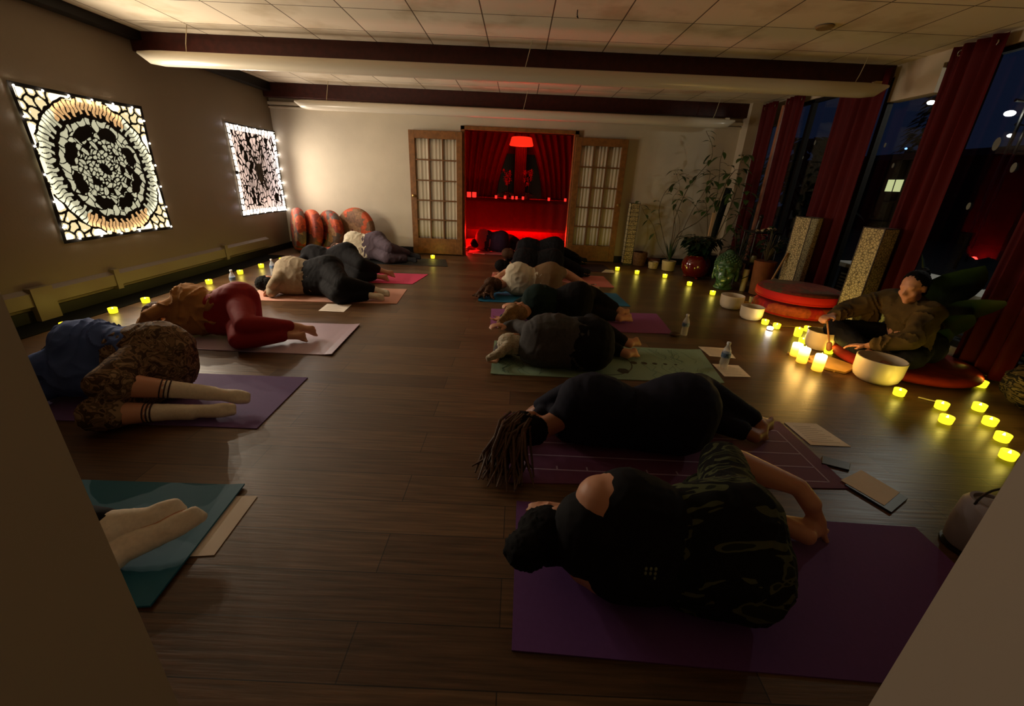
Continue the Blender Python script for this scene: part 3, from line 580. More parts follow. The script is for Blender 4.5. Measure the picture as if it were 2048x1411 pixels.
lie('person in cream top and grey plum trousers on the black mat by the round cushions',-2.28,6.98,-1,g=1.10,L=.44,shz=.36,hpz=.38,hx=(-2.95,7.0,.15),
  legs={'U':[(-2.02,6.72,.24),(-1.78,6.96,.13),(-1.72,6.96,.10),(-1.58,6.94,.08)],'L':[(-2.05,6.68,.09),(-1.80,6.85,.06),(-1.76,6.88,.05),(-1.62,6.84,.045)],'sock':.2},
  top=dict(m=WHT,name='shirt',wr=.012,t1=.7),pants=dict(m=mat('grey plum trousers',srgb(84,72,80),.9,.2),w=1.15,t0=.55,wr=.006),hair=('short',HBR),seed=29,sockm=mat('black sock',srgb(20,20,24),.9))
# feet person behind the left wall edge
lie('person seen only by two cream socked feet resting on the teal mat',-2.26,1.06,-1,g=1.1,L=.48,hx=(-2.7,1.2,.14),
  legs={'U':[(-1.84,1.10,.13),(-1.42,1.13,.12),(-1.385,1.10,.10),(-1.23,1.23,.12)],'sock':.6,'L':[(-1.80,1.02,.08),(-1.39,1.07,.06),(-1.345,1.04,.045),(-1.15,1.22,.10)],'side':(-.5,.3,.7)},
  top=dict(m=BLK,name='sweater'),pants=dict(m=BLK),hair=('short',HB),seed=31,sockm=WSOCK,vox=.009)
# seated leader
def leader():
    p=V((3.40,3.42,.19)); root=thing('person','person sitting in olive shawl and black trousers holding a mallet beside the singing bowls','person',(3.40,3.42,.006)); ch=V((3.30,3.40,.42)); sh=[V((3.27,3.62,.50)),V((3.22,3.16,.50))]
    hd=V((3.19,3.36,.66)); M=headframe(V((-.25,0,1)),V((-.85,-.35,-.35)))
    kn=[V((2.95,3.68,.19)),V((3.08,3.02,.19))]; an=[V((2.92,3.22,.13)),V((2.98,3.40,.135))]
    bd=MB(); bd.capsule(p+V((0,.1,0)),p+V((0,-.1,0)),.15,.15); bd.capsule(p,ch,.15,.14)
    for s in sh: bd.capsule(ch,s,.12,.065)
    bd.capsule(ch+V((-.03,0,.05)),hd+M@V((0,-.02,-.07)),.06,.052); head(bd,hd,M)
    el=[V((3.02,3.72,.36)),V((3.0,3.0,.33))]; wr=[V((2.84,3.62,.33)),V((2.84,3.16,.22))]
    for s,e,w_ in zip(sh,el,wr): limb(bd,s,e,w_,ARM)
    hand(bd,wr[0],(-.8,-.25,-.1),(0,0,-1),1,.9); hand(bd,wr[1],(-.5,.6,-.2),(0,0,-1),1,.3)
    for i in (0,1):
        limb(bd,p+V((0,.1 if i==0 else -.1,0)),kn[i],an[i],LEG); foot(bd,an[i],an[i]+V((.03,0,-.02)),an[i]+V((.05,(-.2 if i==0 else .2),-.02)),(1,0,.2))
    O('body',remesh(bd,.011,2),SKIN,root)
    pb=MB(); pb.capsule(p+V((0,.12,0)),p+V((0,-.12,0)),.165,.165)
    for i in (0,1): limb(pb,p+V((0,.1 if i==0 else -.1,0)),kn[i],an[i],(.11,.085,.055),.008,.85)
    O('trousers',remesh(pb,.012,3,.006,8,1),BLK,root)
    sb=MB(); sb.capsule(p+V((0,0,.1)),ch,.18,.16)
    for s,e,w_ in zip(sh,el,wr): sb.capsule(ch,s,.14,.09); sb.capsule(s,e,.095,.075); sb.capsule(e,lerp(e,w_,.75),.075,.06); sb.capsule(lerp(s,e,.4),lerp(s,e,.4)+V((.04,0,-.2)),.08,.07)
    sb.capsule(ch+V((-.02,0,.08)),ch+V((-.04,0,.12)),.10,.085)
    O('shawl',remesh(sb,.012,3,.018,6,4),mat('olive brown shawl',srgb(84,68,38),.95,.2,10,.3),root)
    hb=MB(); P=lambda x,y_,z:hd+M@V((x,y_,z)); hb.ell(P(0,-.03,.036),(.086,.092,.096),M); hb.ell(P(0,-.06,-.02),(.07,.06,.08),M); hb.ell(P(0,-.10,.09),.045)
    O('hair',remesh(hb,.009,1,.006,34,2),HB,root)
    mb=MB().capsule((2.77,3.60,.325),(2.80,3.50,.10),.007,.007,8); mb.capsule((2.80,3.50,.10),(2.803,3.49,.06),.022,.022,10)
    tag(O('mallet',mb,mat('wood mallet',srgb(170,120,70),.5)),'slim wooden mallet held by the seated person over the bowls','mallet')
ZMIN[0]=.088
leader()
ZMIN[0]=.002
# ---------------------------------------------------------------- yoga mats
def ymat(label,c,m,curl=0,hcurl=0,th=.006,name='yoga_mat',cat='yoga mat'):
    a,b,c_,d=[V((q[0],q[1],0)) for q in c]; nu,nv=28,8
    def top(s,t,dz=0):
        p=lerp(lerp(a,b,s),lerp(d,c_,s),t); z=th+dz
        if curl and s>.93: z+=curl*((s-.93)/.07)**2
        if hcurl and s<.06: z+=hcurl*((.06-s)/.06)**2
        return V((p.x,p.y,z))
    mb=MB(); mb.grid(lambda s,t:top(s,t),nu,nv); mb.grid(lambda s,t:top(s,t,-th+.0008),nu,nv)
    W=nu+1; n=W*(nv+1); ring=[i for i in range(W)]+[j*W+nu for j in range(1,nv+1)]+[nv*W+i for i in range(nu-1,-1,-1)]+[j*W for j in range(nv-1,0,-1)]
    for i,q in enumerate(ring): r=ring[(i+1)%len(ring)]; mb.f.append((q,r,r+n,q+n))
    return tag(O(name,mb,m,smooth=False),label,cat)
PUR=mat('purple foam mat',srgb(104,64,128),.75,.3,60,.06); PUR2=mat('violet foam mat',srgb(150,84,140),.7,.3,60,.06)
ymat('nearest purple yoga mat under the person in leaf print shorts',[(.04,.83),(1.75,.76),(1.78,1.42),(.05,1.47)],PUR)
m12=ymat('purple mat with printed pale lines under the braided haired person',[(.01,1.59),(1.68,1.66),(1.68,2.27),(-.03,2.22)],mat('plum printed mat',srgb(112,62,96),.7,.3,60,.06))
pm=MB()
def ln(p,q,w_=.008,z=.0066):
    p=V((*p,z));q=V((*q,z)); d=(q-p).normalized(); n_=V((-d.y,d.x,0))*w_/2; mb=pm; mb.add([p-n_,q-n_,q+n_,p+n_],[(0,1,2,3)])
for k in range(5):
    y=1.70+k*.115; ln((.09,y),(1.60,y))
ln((.09,1.70),(.09,2.16)); ln((1.60,1.70),(1.60,2.16)); ln((.06,1.66),(.06,2.18),.015); 
for k in range(9): ln((.25+k*.15,1.70),(.25+k*.15,1.73+.0))
O('printed_lines',pm,mat('pale lilac print',srgb(176,150,180),.7),m12,smooth=False)
MG=mat('sage green printed mat',srgb(150,178,150),.7,.3,3,.1)
m11=ymat('pale sage green mat with thin tree line print, in the middle of the right row',[(-.15,2.77),(1.57,2.79),(1.66,3.46),(-.16,3.45)],MG,curl=.006,hcurl=.005)
pm=MB(); rr=random.Random(4)
for e in (0,1):
    for k in range(22):
        x=rr.uniform(-.1,.25) if e==0 else rr.uniform(1.05,1.5); y=2.80 if rr.random()<.5 else 3.42; s=1 if y<3 else -1; px_,py_=x,y
        for j in range(5): nx,ny=px_+rr.uniform(-.05,.06),py_+s*rr.uniform(.03,.07); ln((px_,py_),(nx,ny),.004,.0066); px_,py_=nx,ny
O('tree_print',pm,mat('faint teal print',srgb(96,128,112),.7),m11,smooth=False)
pm=MB()
for k in range(5): pm.lathe([(.028-.004*k,.0062),(.028-.004*k,.0068)],(.98+k*.085,3.10,0),16)
pm.lathe([(.05,.0062),(.05,.0068)],(.86,2.93,0),6)
O('moon_print',pm,mat('dark olive print',srgb(70,70,50),.7),m11,smooth=False)
pm=MB(); pm.lathe([(.24,.0062),(.24,.0066),(.232,.0066),(.232,.0062)],(.72,3.08,0),48,close=True); O('circle_print',pm,MATS['dark olive print'],m11,smooth=False)
ymat('violet yoga mat under the person in dark green top',[(-.22,3.82),(1.56,3.87),(1.60,4.54),(-.25,4.44)],PUR2)
ymat('bright teal blue mat under the person in white shirt',[(-.42,4.72),(1.37,4.80),(1.33,5.40),(-.44,5.36)],mat('teal blue foam mat',srgb(24,110,150),.6,.4,60,.06),th=.007,hcurl=.006)
ymat('salmon pink mat beyond the bright blue mat in the right row',[(-.35,5.72),(1.38,5.75),(1.36,6.47),(-.35,6.42)],mat('salmon foam mat',srgb(206,120,104),.7,.3))
ymat('dark plum mat by the right sliding door',[(-.10,6.83),(1.62,6.83),(1.54,7.50),(-.10,7.50)],mat('dark plum mat',srgb(48,32,48),.7,.3))
ymat('pink mat on the floor of the red lit alcove',[(-.93,8.08),(.1,8.08),(.1,8.68),(-.93,8.68)],mat('rose mat',srgb(200,110,120),.7,.3))
ymat('purple yoga mat under the person in camouflage shorts, left row',[(-3.10,1.93),(-1.38,1.94),(-1.40,2.58),(-3.1,2.55)],mat('violet grey foam mat',srgb(104,76,130),.75,.3,60,.06))
ymat('glossy pale lavender mat under the person in red leggings',[(-3.15,2.98),(-1.40,2.98),(-1.44,3.72),(-3.15,3.66)],mat('lavender glossy mat',srgb(188,164,180),.35,.5,60,.05),curl=.010)
ymat('blush pink striped mat under the person in oatmeal sweater',[(-3.0,4.34),(-1.30,4.47),(-1.35,5.13),(-3.0,5.0)],mat('blush foam mat',srgb(214,160,140),.7,.3))
ymat('hot pink mat under the barefoot person in black, left row',[(-3.05,5.36),(-1.35,5.42),(-1.27,6.04),(-3.05,5.98)],mat('hot pink mat',srgb(226,66,110),.7,.3))
ymat('black mat at the back of the left row',[(-2.95,6.62),(-1.09,6.70),(-1.22,7.30),(-2.95,7.22)],mat('black foam mat',srgb(30,30,30),.6,.4))
ymat('teal mat cut off by the wall at lower left',[(-2.85,.85),(-1.12,.91),(-1.17,1.49),(-2.85,1.46)],mat('deep teal mat',srgb(20,96,120),.6,.4),th=.008,curl=.008)
# ---------------------------------------------------------------- papers
MPAP=mat('cream paper',srgb(240,228,214),.8,.2,8,.05)
def paper(label,c,z=.002,lines=True):
    lines='half under' not in label
    if any(len(q)<3 for q in c): q=[V((a[0],a[1],z)) for a in c]
    cx=sum(a.x for a in q)/4; cy=sum(a.y for a in q)/4; r=thing('paper_sheet',label,'paper',(cx,cy,0))
    O('sheet',MB().add(q+[a+V((0,0,.0012)) for a in q],[(3,2,1,0),(4,5,6,7),(0,1,5,4),(1,2,6,5),(2,3,7,6),(3,0,4,7)]),MPAP,r,smooth=False)
    mb=MB()
    for k in range(9 if lines else 0):
        t=.14+k*.085; a=lerp(lerp(q[0],q[1],.12),lerp(q[3],q[2],.12),t); b=lerp(lerp(q[0],q[1],.85-.1*(k%3)),lerp(q[3],q[2],.85-.1*(k%3)),t); d=(q[3]-q[0]).normalized()*.0025; u_=V((0,0,.0014)); mb.add([a-d+u_,b-d+u_,b+d+u_,a+d+u_],[(0,1,2,3)])
    if lines: O('faint_lines',mb,mat('faint grey print',srgb(180,164,146),.8),r,smooth=False)
paper('paper sheet on the floor before the blush pink mat, left row',[(-2.00,4.09),(-1.74,4.09),(-1.76,4.36),(-2.02,4.35)])
paper('paper sheet beyond the water bottle beside the sage green mat',[(1.69,3.33),(1.90,3.30),(1.94,3.54),(1.68,3.55)])
paper('paper sheet under the water bottle at the corner of the sage green mat',[(1.63,2.92),(1.84,2.93),(1.85,3.15),(1.64,3.16)])
paper('large paper sheet off the foot of the printed purple mat',[(1.72,2.03),(1.95,2.03),(1.91,2.27),(1.71,2.27)])
paper('paper sheet half under the teal mat at lower left',[(-1.22,1.10),(-1.06,1.12),(-1.08,1.43),(-1.24,1.42)])
paper('small paper sheet by the dark plum mat near the right door',[(1.38,6.76),(1.60,6.76),(1.62,6.98),(1.50,7.02)],.008)
paper('paper sheet on the floor inside the red alcove',[(-.82,8.0),(-.6,8.0),(-.6,8.07),(-.84,8.07)],.008)
bk=thing('folder','black folder with a pale sheet on top, on the floor beyond the nearest feet','folder',(1.74,1.62,0))
MBP=mat('black plastic cover',srgb(14,12,11),.4,.5)
O('cover',MB().poly([(1.66,1.68),(1.74,1.50),(1.90,1.60),(1.84,1.78)],.001,.012),MBP,bk,smooth=False)
O('sheet',MB().poly([(1.66,1.71),(1.74,1.54),(1.89,1.635),(1.83,1.80)],.0125,.014),MPAP,bk,smooth=False)
tag(O('phone',MB().poly([(1.66,1.85),(1.77,1.80),(1.82,1.86),(1.71,1.92)],.0008,.011),MBP,smooth=False,bevel=.002),'small black phone lying between the papers and the folder','phone')
ex=MB(); ex.ell((1.55,3.80,.025),(.055,.03,.024)); tag(O('glasses_case',remesh(ex,.006,1),mat('dark brown leather',srgb(60,40,30),.5)),'small dark rounded case at the corner of the violet mat','case')
st=thing('yoga_strap','short dark strap lying on the salmon pink mat','strap',(1.0,5.86,.007)); O('band',MB().box((.86,5.84,.0068),(1.12,5.87,.011)),MBP,st,smooth=False); O('buckle',MB().box((1.12,5.835,.007),(1.15,5.875,.014)),mat('steel',(.6,.6,.6),.3,metal=.9),st,smooth=False)
# ---------------------------------------------------------------- bottles
def plastic():
    m=bpy.data.materials.new('clear bottle plastic'); m.use_nodes=True; nt=m.node_tree; b=nt.nodes['Principled BSDF']
    b.inputs['Base Color'].default_value=(.9,.95,1,1); b.inputs['Roughness'].default_value=.08; b.inputs['Alpha'].default_value=.33; b.inputs['Specular IOR Level'].default_value=1.0
    return m
MPL=plastic()
bt=thing('water_bottle','clear water bottle standing beside the foot of the violet mat','bottle',(1.66,3.86,0))
prof=[(.030,.002),(.033,.012),(.031,.04),(.033,.05),(.030,.075),(.033,.09),(.033,.13),(.028,.15),(.018,.172),(.0125,.182),(.0125,.196)]
O('bottle_body',MB().lathe(prof,(0,0,0),24),MPL,bt,local=True); O('cap',MB().lathe([(.0145,.194),(.0145,.210),(.012,.212)],(0,0,0),16),mat('white cap',(.8,.8,.8),.4),bt,local=True)
O('bottle_label',MB().lathe([(.0335,.092),(.0335,.128)],(0,0,0),24),mat('blue white label',srgb(120,150,190),.5,.4,60,.7),bt,local=True)
dup(bt,(1.69,3.08,.004),'clear water bottle standing on a paper beside the sage green mat',scale=1.05)
dup(bt,(-3.34,4.85,0),'clear bottle standing on the floor behind the oatmeal sweater, left row')
dup(bt,(-3.28,5.6,0),'clear bottle standing near the head of the hot pink mat')
# ---------------------------------------------------------------- candles
MCU=mat('glowing yellow votive',srgb(200,180,60),.4,.4,emit=(1.0,.86,.02),es=1.35); MFL=mat('candle flame glow',(1,.8,.2),.5,emit=(1,.85,.25),es=6)
def votive(loc,label,group,e=1.0):
    if not hasattr(votive,'p'):
        r=thing('votive_candle',label,'candle',loc,group)
        O('holder',MB().lathe([(.030,.001),(.034,.006),(.037,.046),(.036,.050),(.033,.050),(.031,.034),(.003,.033)],(0,0,0),20),MCU,r,local=True)
        O('flame',MB().lathe([(.003,.034),(.007,.040),(.005,.050),(.001,.058)],(0,0,0),8),MFL,r,local=True); votive.p=r
    else: r=dup(votive.p,loc,label,group)
    lamp('candle_light','POINT',(loc[0],loc[1],loc[2]+.075),e,(1,.78,.12),.02,parent=r)
    return r
EC=.22
onames=['nearest','second nearest','third','fourth','fifth','sixth','seventh','farthest']
for nm,(x,y) in zip(onames,[(-3.80,3.31),(-3.79,3.75),(-3.78,4.11),(-3.78,4.59),(-3.72,4.97),(-3.70,5.55),(-3.68,6.01),(-3.66,6.54)]):
    votive((x,y,.006 if x<-3.86 else 0),'%s yellow candle of the row along the left wall, counted from the camera'%nm,'candles along the left wall',EC*1.3)
votive((-3.40,7.12,0),'yellow candle glowing before the left round cushions','candles by the cushions',EC); votive((-2.95,7.15,0),'yellow candle half hidden before the last round cushion','candles by the cushions',EC*.7)
votive((-1.46,7.38,0),'yellow candle alone before the left sliding door','candles by the doors',EC*1.5)
for nm,(x,y) in zip(['leftmost','second from left','third from left','fourth from left','fifth from left'],[(1.70,7.05),(1.97,6.82),(2.36,6.62),(2.56,6.12),(2.68,5.60)]):
    votive((x,y,0),'%s candle of the curved row before the pots by the back wall'%nm,'candles before the potted plants',EC)
votive((2.78,5.30,0),'candle peeking out behind the farthest singing bowl','candles by the bowls',EC); votive((2.98,4.86,0),'candle behind the second farthest bowl, beside the cup','candles by the bowls',EC)
for lb,(u,v) in [('candle left of the bright white light',(1529,648)),('candle right of the bright white light',(1552,656)),('candle just beyond the taller yellow candle and left of the middle bowl',(1614,662)),('candle just behind the pillar candles',(1604,686)),('candle right behind the middle bowl',(1657,671)),('candle at the tip of the mallet',(1673,666)),('candle right of the middle bowl',(1668,691)),('candle right before the middle bowl',(1656,706)),('candle nearest the black trousered knee',(1688,687))]:
    p=B(u,v); votive((p.x,p.y,0),lb,'candles around the middle bowl',EC*.7)
t=votive((B(1594,672).x,B(1594,672).y,0),'taller yellow candle at the left of the group around the middle bowl','candles around the middle bowl',EC*.7); t.scale=(1,1,1.7)
for nm,(u,v) in [('nearest the large white bowl',(1796,790)),('upper left of the cluster',(1880,817)),('lower left of the cluster',(1889,845)),('upper right of the cluster',(1955,820)),('second from upper right, below it',(1976,849)),('third from the right wall edge',(2001,881)),('nearest the camera, by the wall edge',(2012,917))]:
    p=B(u,v); votive((p.x,p.y,0),'bright yellow candle in the right foreground row, %s'%nm,'candles in the right foreground',EC)
votive((3.62,2.95,0),'dim candle in the dark beside the zebra bag, left one','candles by the right window',EC*.3); votive((3.70,3.2,.0),'dim candle in the dark beside the zebra bag, right one','candles by the right window',EC*.3)
# three pillar candles
MPC=bpy.data.materials.new('glowing wax pillar'); MPC.use_nodes=True; nt=MPC.node_tree; b=nt.nodes['Principled BSDF']; b.inputs['Base Color'].default_value=(*srgb(240,190,90),1); b.inputs['Roughness'].default_value=.5
tc=nt.nodes.new('ShaderNodeTexCoord'); sx=nt.nodes.new('ShaderNodeSeparateXYZ'); rp=nt.nodes.new('ShaderNodeValToRGB'); nt.links.new(tc.outputs['Generated'],sx.inputs[0]); nt.links.new(sx.outputs['Z'],rp.inputs[0])
rp.color_ramp.elements[0].color=(.9,.42,.02,1); rp.color_ramp.elements[1].color=(4,3.0,1.2,1); e_=rp.color_ramp.elements.new(.5); e_.color=(1.6,.95,.08,1)
nt.links.new(rp.outputs[0],b.inputs['Emission Color']); b.inputs['Emission Strength'].default_value=1.3
for i,(u,v,h,lb) in enumerate([(1589,711,.115,'left one'),(1602,724,.13,'middle one'),(1633,740,.135,'right one, standing apart')]):
    p=B(u,v); loc=(p.x,p.y,0)
    if i==0:
        r=thing('pillar_candle','glowing orange pillar candle before the bowls, '+lb,'candle',loc,'pillar candles'); pc=r
        O('wax',MB().lathe([(.038,.001),(.041,.006),(.041,.118),(.038,.126),(.030,.124),(.026,.110),(.003,.108)],(0,0,0),24),MPC,r,local=True)
        O('flame',MB().lathe([(.003,.110),(.007,.120),(.005,.133),(.001,.144)],(0,0,0),8),MFL,r,local=True)
    else: r=dup(pc,loc,'glowing orange pillar candle before the bowls, '+lb,'pillar candles')
    r.scale=(1,1,h/.125)
    lamp('candle_light','POINT',(loc[0],loc[1],h+.05),PILL,(1,.55,.12),.02,parent=r)
# bright small white lamp
p=B(1539,660); r=thing('small_lamp','small very bright white light on the floor beside the red floor cushions','lamp',(p.x,p.y,0))
O('base',MB().lathe([(.03,.001),(.032,.006),(.028,.012)],(0,0,0),16),MATS['steel'],r,local=True); O('bulb',MB().ell((0,0,.026),(.03,.03,.016),None,14,8),mat('white lamp glow',(1,1,1),.5,emit=(1,.86,.74),es=45),r,local=True)
# ---------------------------------------------------------------- bowls
MBW=mat('frosted crystal bowl',srgb(226,208,176),.35,.5,3,.04)
def bowl(label,x,y,r,h):
    pr=[(r*.25,.001),(r*.72,.004),(r*.9,h*.16),(r*.98,h*.4),(r,h),(r*.96,h+.002),(r*.93,h*.42),(r*.84,h*.2),(r*.3,.02),(.003,.02)]
    # rounded base ring
    return tag(O('singing_bowl',MB().lathe(pr,(x,y,0),40),MBW),label,'bowl')
bowl('frosted white singing bowl, farthest of the four',2.62,4.95,.132,.16); bowl('frosted white singing bowl before the red cushions, second farthest',2.64,4.52,.118,.145)
bowl('warm lit singing bowl ringed by candles',2.83,3.66,.118,.17); bowl('largest frosted singing bowl, nearest the camera',2.83,2.99,.158,.185)
bd=thing('wooden_board','pale wooden board lying on the floor between the pillar candles and the largest bowl','board',(2.68,3.25,0))
MBO=mat('pale bamboo board',srgb(216,170,96),.5,.3,10,.2); O('panel',MB().poly([(2.50,3.17),(2.66,3.07),(2.86,3.20),(2.74,3.46),(2.58,3.40)],.001,.022),MBO,bd,smooth=False,bevel=.004); O('edge_strip',MB().poly([(2.44,3.48),(2.60,3.10),(2.62,3.11),(2.46,3.50)],.001,.012),MBO,bd,smooth=False)
tag(O('white_stick',MB().tube([(2.92,2.70,.008),(3.05,2.60,.008)],.005,8),mat('chalk white',srgb(200,180,150),.6)),'thin pale stick on the floor beside the largest bowl','stick')
# ---------------------------------------------------------------- cushions
def pouf_mat(name,cols,sc,center):
    m=bpy.data.materials.new(name); m.use_nodes=True; nt=m.node_tree; b=nt.nodes['Principled BSDF']; b.inputs['Roughness'].default_value=.8; tc=nt.nodes.new('ShaderNodeTexCoord')
    v=nt.nodes.new('ShaderNodeTexVoronoi'); v.inputs['Scale'].default_value=sc; v.distance='CHEBYCHEV'; nt.links.new(tc.outputs['Object'],v.inputs[0])
    r=nt.nodes.new('ShaderNodeValToRGB'); r.color_ramp.interpolation='CONSTANT'; el=r.color_ramp.elements; el[0].color=(*cols[0],1); el[1].position=.3; el[1].color=(*cols[1],1)
    for p_,c in ((.55,cols[2]),(.8,cols[3])): e=el.new(p_); e.color=(*c,1)
    sp=nt.nodes.new('ShaderNodeSeparateColor'); nt.links.new(v.outputs['Color'],sp.inputs[0]); nt.links.new(sp.outputs[0],r.inputs[0])
    n=nt.nodes.new('ShaderNodeTexNoise'); n.inputs['Scale'].default_value=28; n.inputs['Detail'].default_value=5; nt.links.new(tc.outputs['Object'],n.inputs[0]); mx=nt.nodes.new('ShaderNodeMix'); mx.data_type='RGBA'; mx.blend_type='OVERLAY'; mx.inputs['Factor'].default_value=.8
    nt.links.new(r.outputs[0],mx.inputs['A']); nt.links.new(n.outputs[0],mx.inputs['B']); nt.links.new(mx.outputs['Result'],b.inputs['Base Color']); return m
def disc(c,M,r,t,seam=8):
    mb=MB(); pr=[]
    for i in range(13):
        a=-math.pi/2+math.pi*i/12; pr.append((max(.01,r*(1-.14)+r*.14*math.cos(a)) if abs(math.sin(a))<.97 else r*.35 if i not in(0,12) else .01, t/2*math.sin(a)*(1.0 if abs(math.sin(a))<.97 else 1.18)))
    mb.lathe(pr,c,40,M); return mb
OR=[srgb(176,72,30),srgb(128,44,20),srgb(138,100,66),srgb(70,36,26)]
OM=[pouf_mat('orange patchwork a',OR,7,0),pouf_mat('orange patchwork b',[OR[1],OR[0],OR[3],OR[0]],6,0),pouf_mat('orange patchwork c',[OR[2],OR[0],srgb(90,74,66),OR[1]],9,0),pouf_mat('orange patchwork d',[OR[0],srgb(130,94,62),OR[0],srgb(110,76,50)],6,0)]
def leaning(label,x,y,ry,tilt,r,mi):
    M=Matrix.Rotation(ry,4,'Z')@Matrix.Rotation(math.pi/2-tilt,4,'X'); z=r*math.cos(tilt)+.02
    t=thing('round_floor_cushion',label,'cushion',(x,y,0),'round cushions against the back wall'); O('cover',disc(V((x,y,z)),M,r,.15),OM[mi],t)
    b=MB()
    for sd in (-1,1): b.ell(V((x,y,z))+M@V((0,0,sd*.086)),(.02,.02,.008),M,10,6)
    O('tuft_button',b,mat('button cloth',srgb(90,40,26),.8),t)
leaning('dark brown patterned round cushion standing leftmost against the corner',-3.80,7.46,-.95,.10,.36,2)
leaning('burnt orange round cushion, second from the corner',-3.56,7.47,-.8,.12,.35,1)
leaning('orange and grey round cushion, third from the corner',-3.27,7.50,-.65,.14,.35,2)
leaning('large orange round cushion with woven patch, rightmost of the leaning ones',-2.83,7.54,-.30,.16,.38,3)
bt_=MB(); 
t=thing('round_floor_cushion','orange round cushion lying low under the leaning ones','cushion',(-3.05,7.38,0)); O('cover',disc(V((-3.12,7.2,.07)),Matrix.Identity(4),.2,.13),OM[1],t)
RM1=pouf_mat('red brown patchwork top',[srgb(120,52,28),srgb(96,60,34),srgb(112,40,24),srgb(84,66,38)],5,0); RM2=pouf_mat('red patchwork',[srgb(190,30,18),srgb(200,70,30),srgb(150,20,30),srgb(190,80,30)],7,0); REDC=mat('bright red cushion side',srgb(205,26,12),.7,.3)
for z,mm,lb,cx,cy,r in ((.09,RM2,'lower red patchwork round cushion of the stack by the tall lamps',3.30,4.84,.43),(.245,RM1,'upper brown topped red round cushion of the stack by the tall lamps',3.32,4.86,.44)):
    t=thing('round_floor_cushion',lb,'cushion',(cx,cy,z-.08)); O('cover',disc(V((cx,cy,z)),Matrix.Identity(4),r,.14),mm,t)
    if z>.2: O('side_band',MB().lathe([(r*.985,z-.055),(r*1.008,z-.02),(r*1.008,z+.018),(r*.985,z+.04)],(cx,cy,0),40),REDC,t)
    O('piping',MB().tube([(cx+r*1.0*math.cos(a*math.pi/18),cy+r*1.0*math.sin(a*math.pi/18),z-.04) for a in range(37)],.006,6),REDC,t)
tag(O('floor_rug',MB().poly([(2.78,4.28),(3.70,4.28),(3.80,5.2),(2.90,5.3)],.001,.012),mat('tan woven rug',srgb(150,110,66),.9,.1,30,.3),smooth=False),'tan woven rug under the red floor cushions','rug')
t=thing('round_floor_cushion','large flat round rust cushion the seated person sits on','cushion',(3.32,3.34,0)); O('cover',disc(V((3.32,3.34,.045)),Matrix.Identity(4),.50,.08),mat('rust red cushion cloth',srgb(150,40,20),.8,.2,12,.3),t)
t=thing('fabric_bag','bulging zebra patterned cloth bag at the right edge by the window','bag',(3.66,2.62,0)); mb=MB()
mb.capsule((3.60,2.62,.17),(3.72,2.66,.17),.17,.17); mb.capsule((3.66,2.64,.2),(3.68,2.66,.42),.15,.06); O('bag_body',remesh(mb,.014,3,.02,7,3),BLEAF,t); O('drawstring',MB().tube([(3.68+.07*math.cos(a*.7),2.66+.07*math.sin(a*.7),.41) for a in range(10)],.008,6),MATS['dark brown leather'],t)
# ---------------------------------------------------------------- tower lamps
MTO=bpy.data.materials.new('mottled parchment shade'); MTO.use_nodes=True; nt=MTO.node_tree; b=nt.nodes['Principled BSDF']; b.inputs['Roughness'].default_value=.8
tc=nt.nodes.new('ShaderNodeTexCoord'); v=nt.nodes.new('ShaderNodeTexVoronoi'); v.feature='DISTANCE_TO_EDGE'; v.inputs['Scale'].default_value=38; nt.links.new(tc.outputs['Object'],v.inputs[0]); r=nt.nodes.new('ShaderNodeValToRGB'); r.color_ramp.elements[0].color=(*srgb(70,56,32),1); r.color_ramp.elements[1].color=(*srgb(196,176,128),1); r.color_ramp.elements[1].position=.14
nt.links.new(v.outputs['Distance'],r.inputs[0]); nt.links.new(r.outputs[0],b.inputs['Base Color'])
def tower(label,x,y,w_,h,rz,thin=False):
    M=Matrix.Translation((x,y,0))@Matrix.Rotation(rz,4,'Z'); t=thing('tower_lamp',label,'lamp',(x,y,0)); k=w_/2
    O('shade',MB().box((-k,-k,.03),(k,k,h-.01),M),MTO,t,smooth=False)
    f=MB(); e=.008 if not thin else .006
    for sx_ in (-1,1):
        for sy in (-1,1): f.box((sx_*k-e/2,sy*k-e/2,.0),(sx_*k+e/2,sy*k+e/2,h),M)
    zs=(0.02,h-.01) if not thin else [0.02+i*(h-.03)/14 for i in range(15)]
    for z in zs:
        for s in (-1,1): f.box((-k,s*k-e/2,z),(k,s*k+e/2,z+e),M); f.box((s*k-e/2,-k,z),(s*k+e/2,k,z+e),M)
    O('frame',f,mat('dark bamboo frame',srgb(60,44,26),.6) if not thin else mat('black lattice',srgb(20,18,14),.6),t,smooth=False)
    O('base_plate',MB().box((-k-.01,-k-.01,0),(k+.01,k+.01,.02),M),MATS['dark bamboo frame'] if not thin else MBP,t,smooth=False)
tower('tall mottled square paper lamp behind the red cushions, left of the two',3.56,5.42,.20,1.06,.35)
tower('tall mottled square paper lamp behind the seated person, nearer the camera',3.60,4.36,.20,1.04,.30)
tower('slim pale tower lamp with dark lattice beside the right sliding door',1.99,7.66,.15,1.05,.0,True)
tag(O('bamboo_stick',MB().tube([(3.26,5.46,.0),(3.43,5.44,.62)],[.011,.014],8),mat('bamboo stick',srgb(150,110,60),.6)),'bamboo stick leaning left of the tall paper lamp','stick')
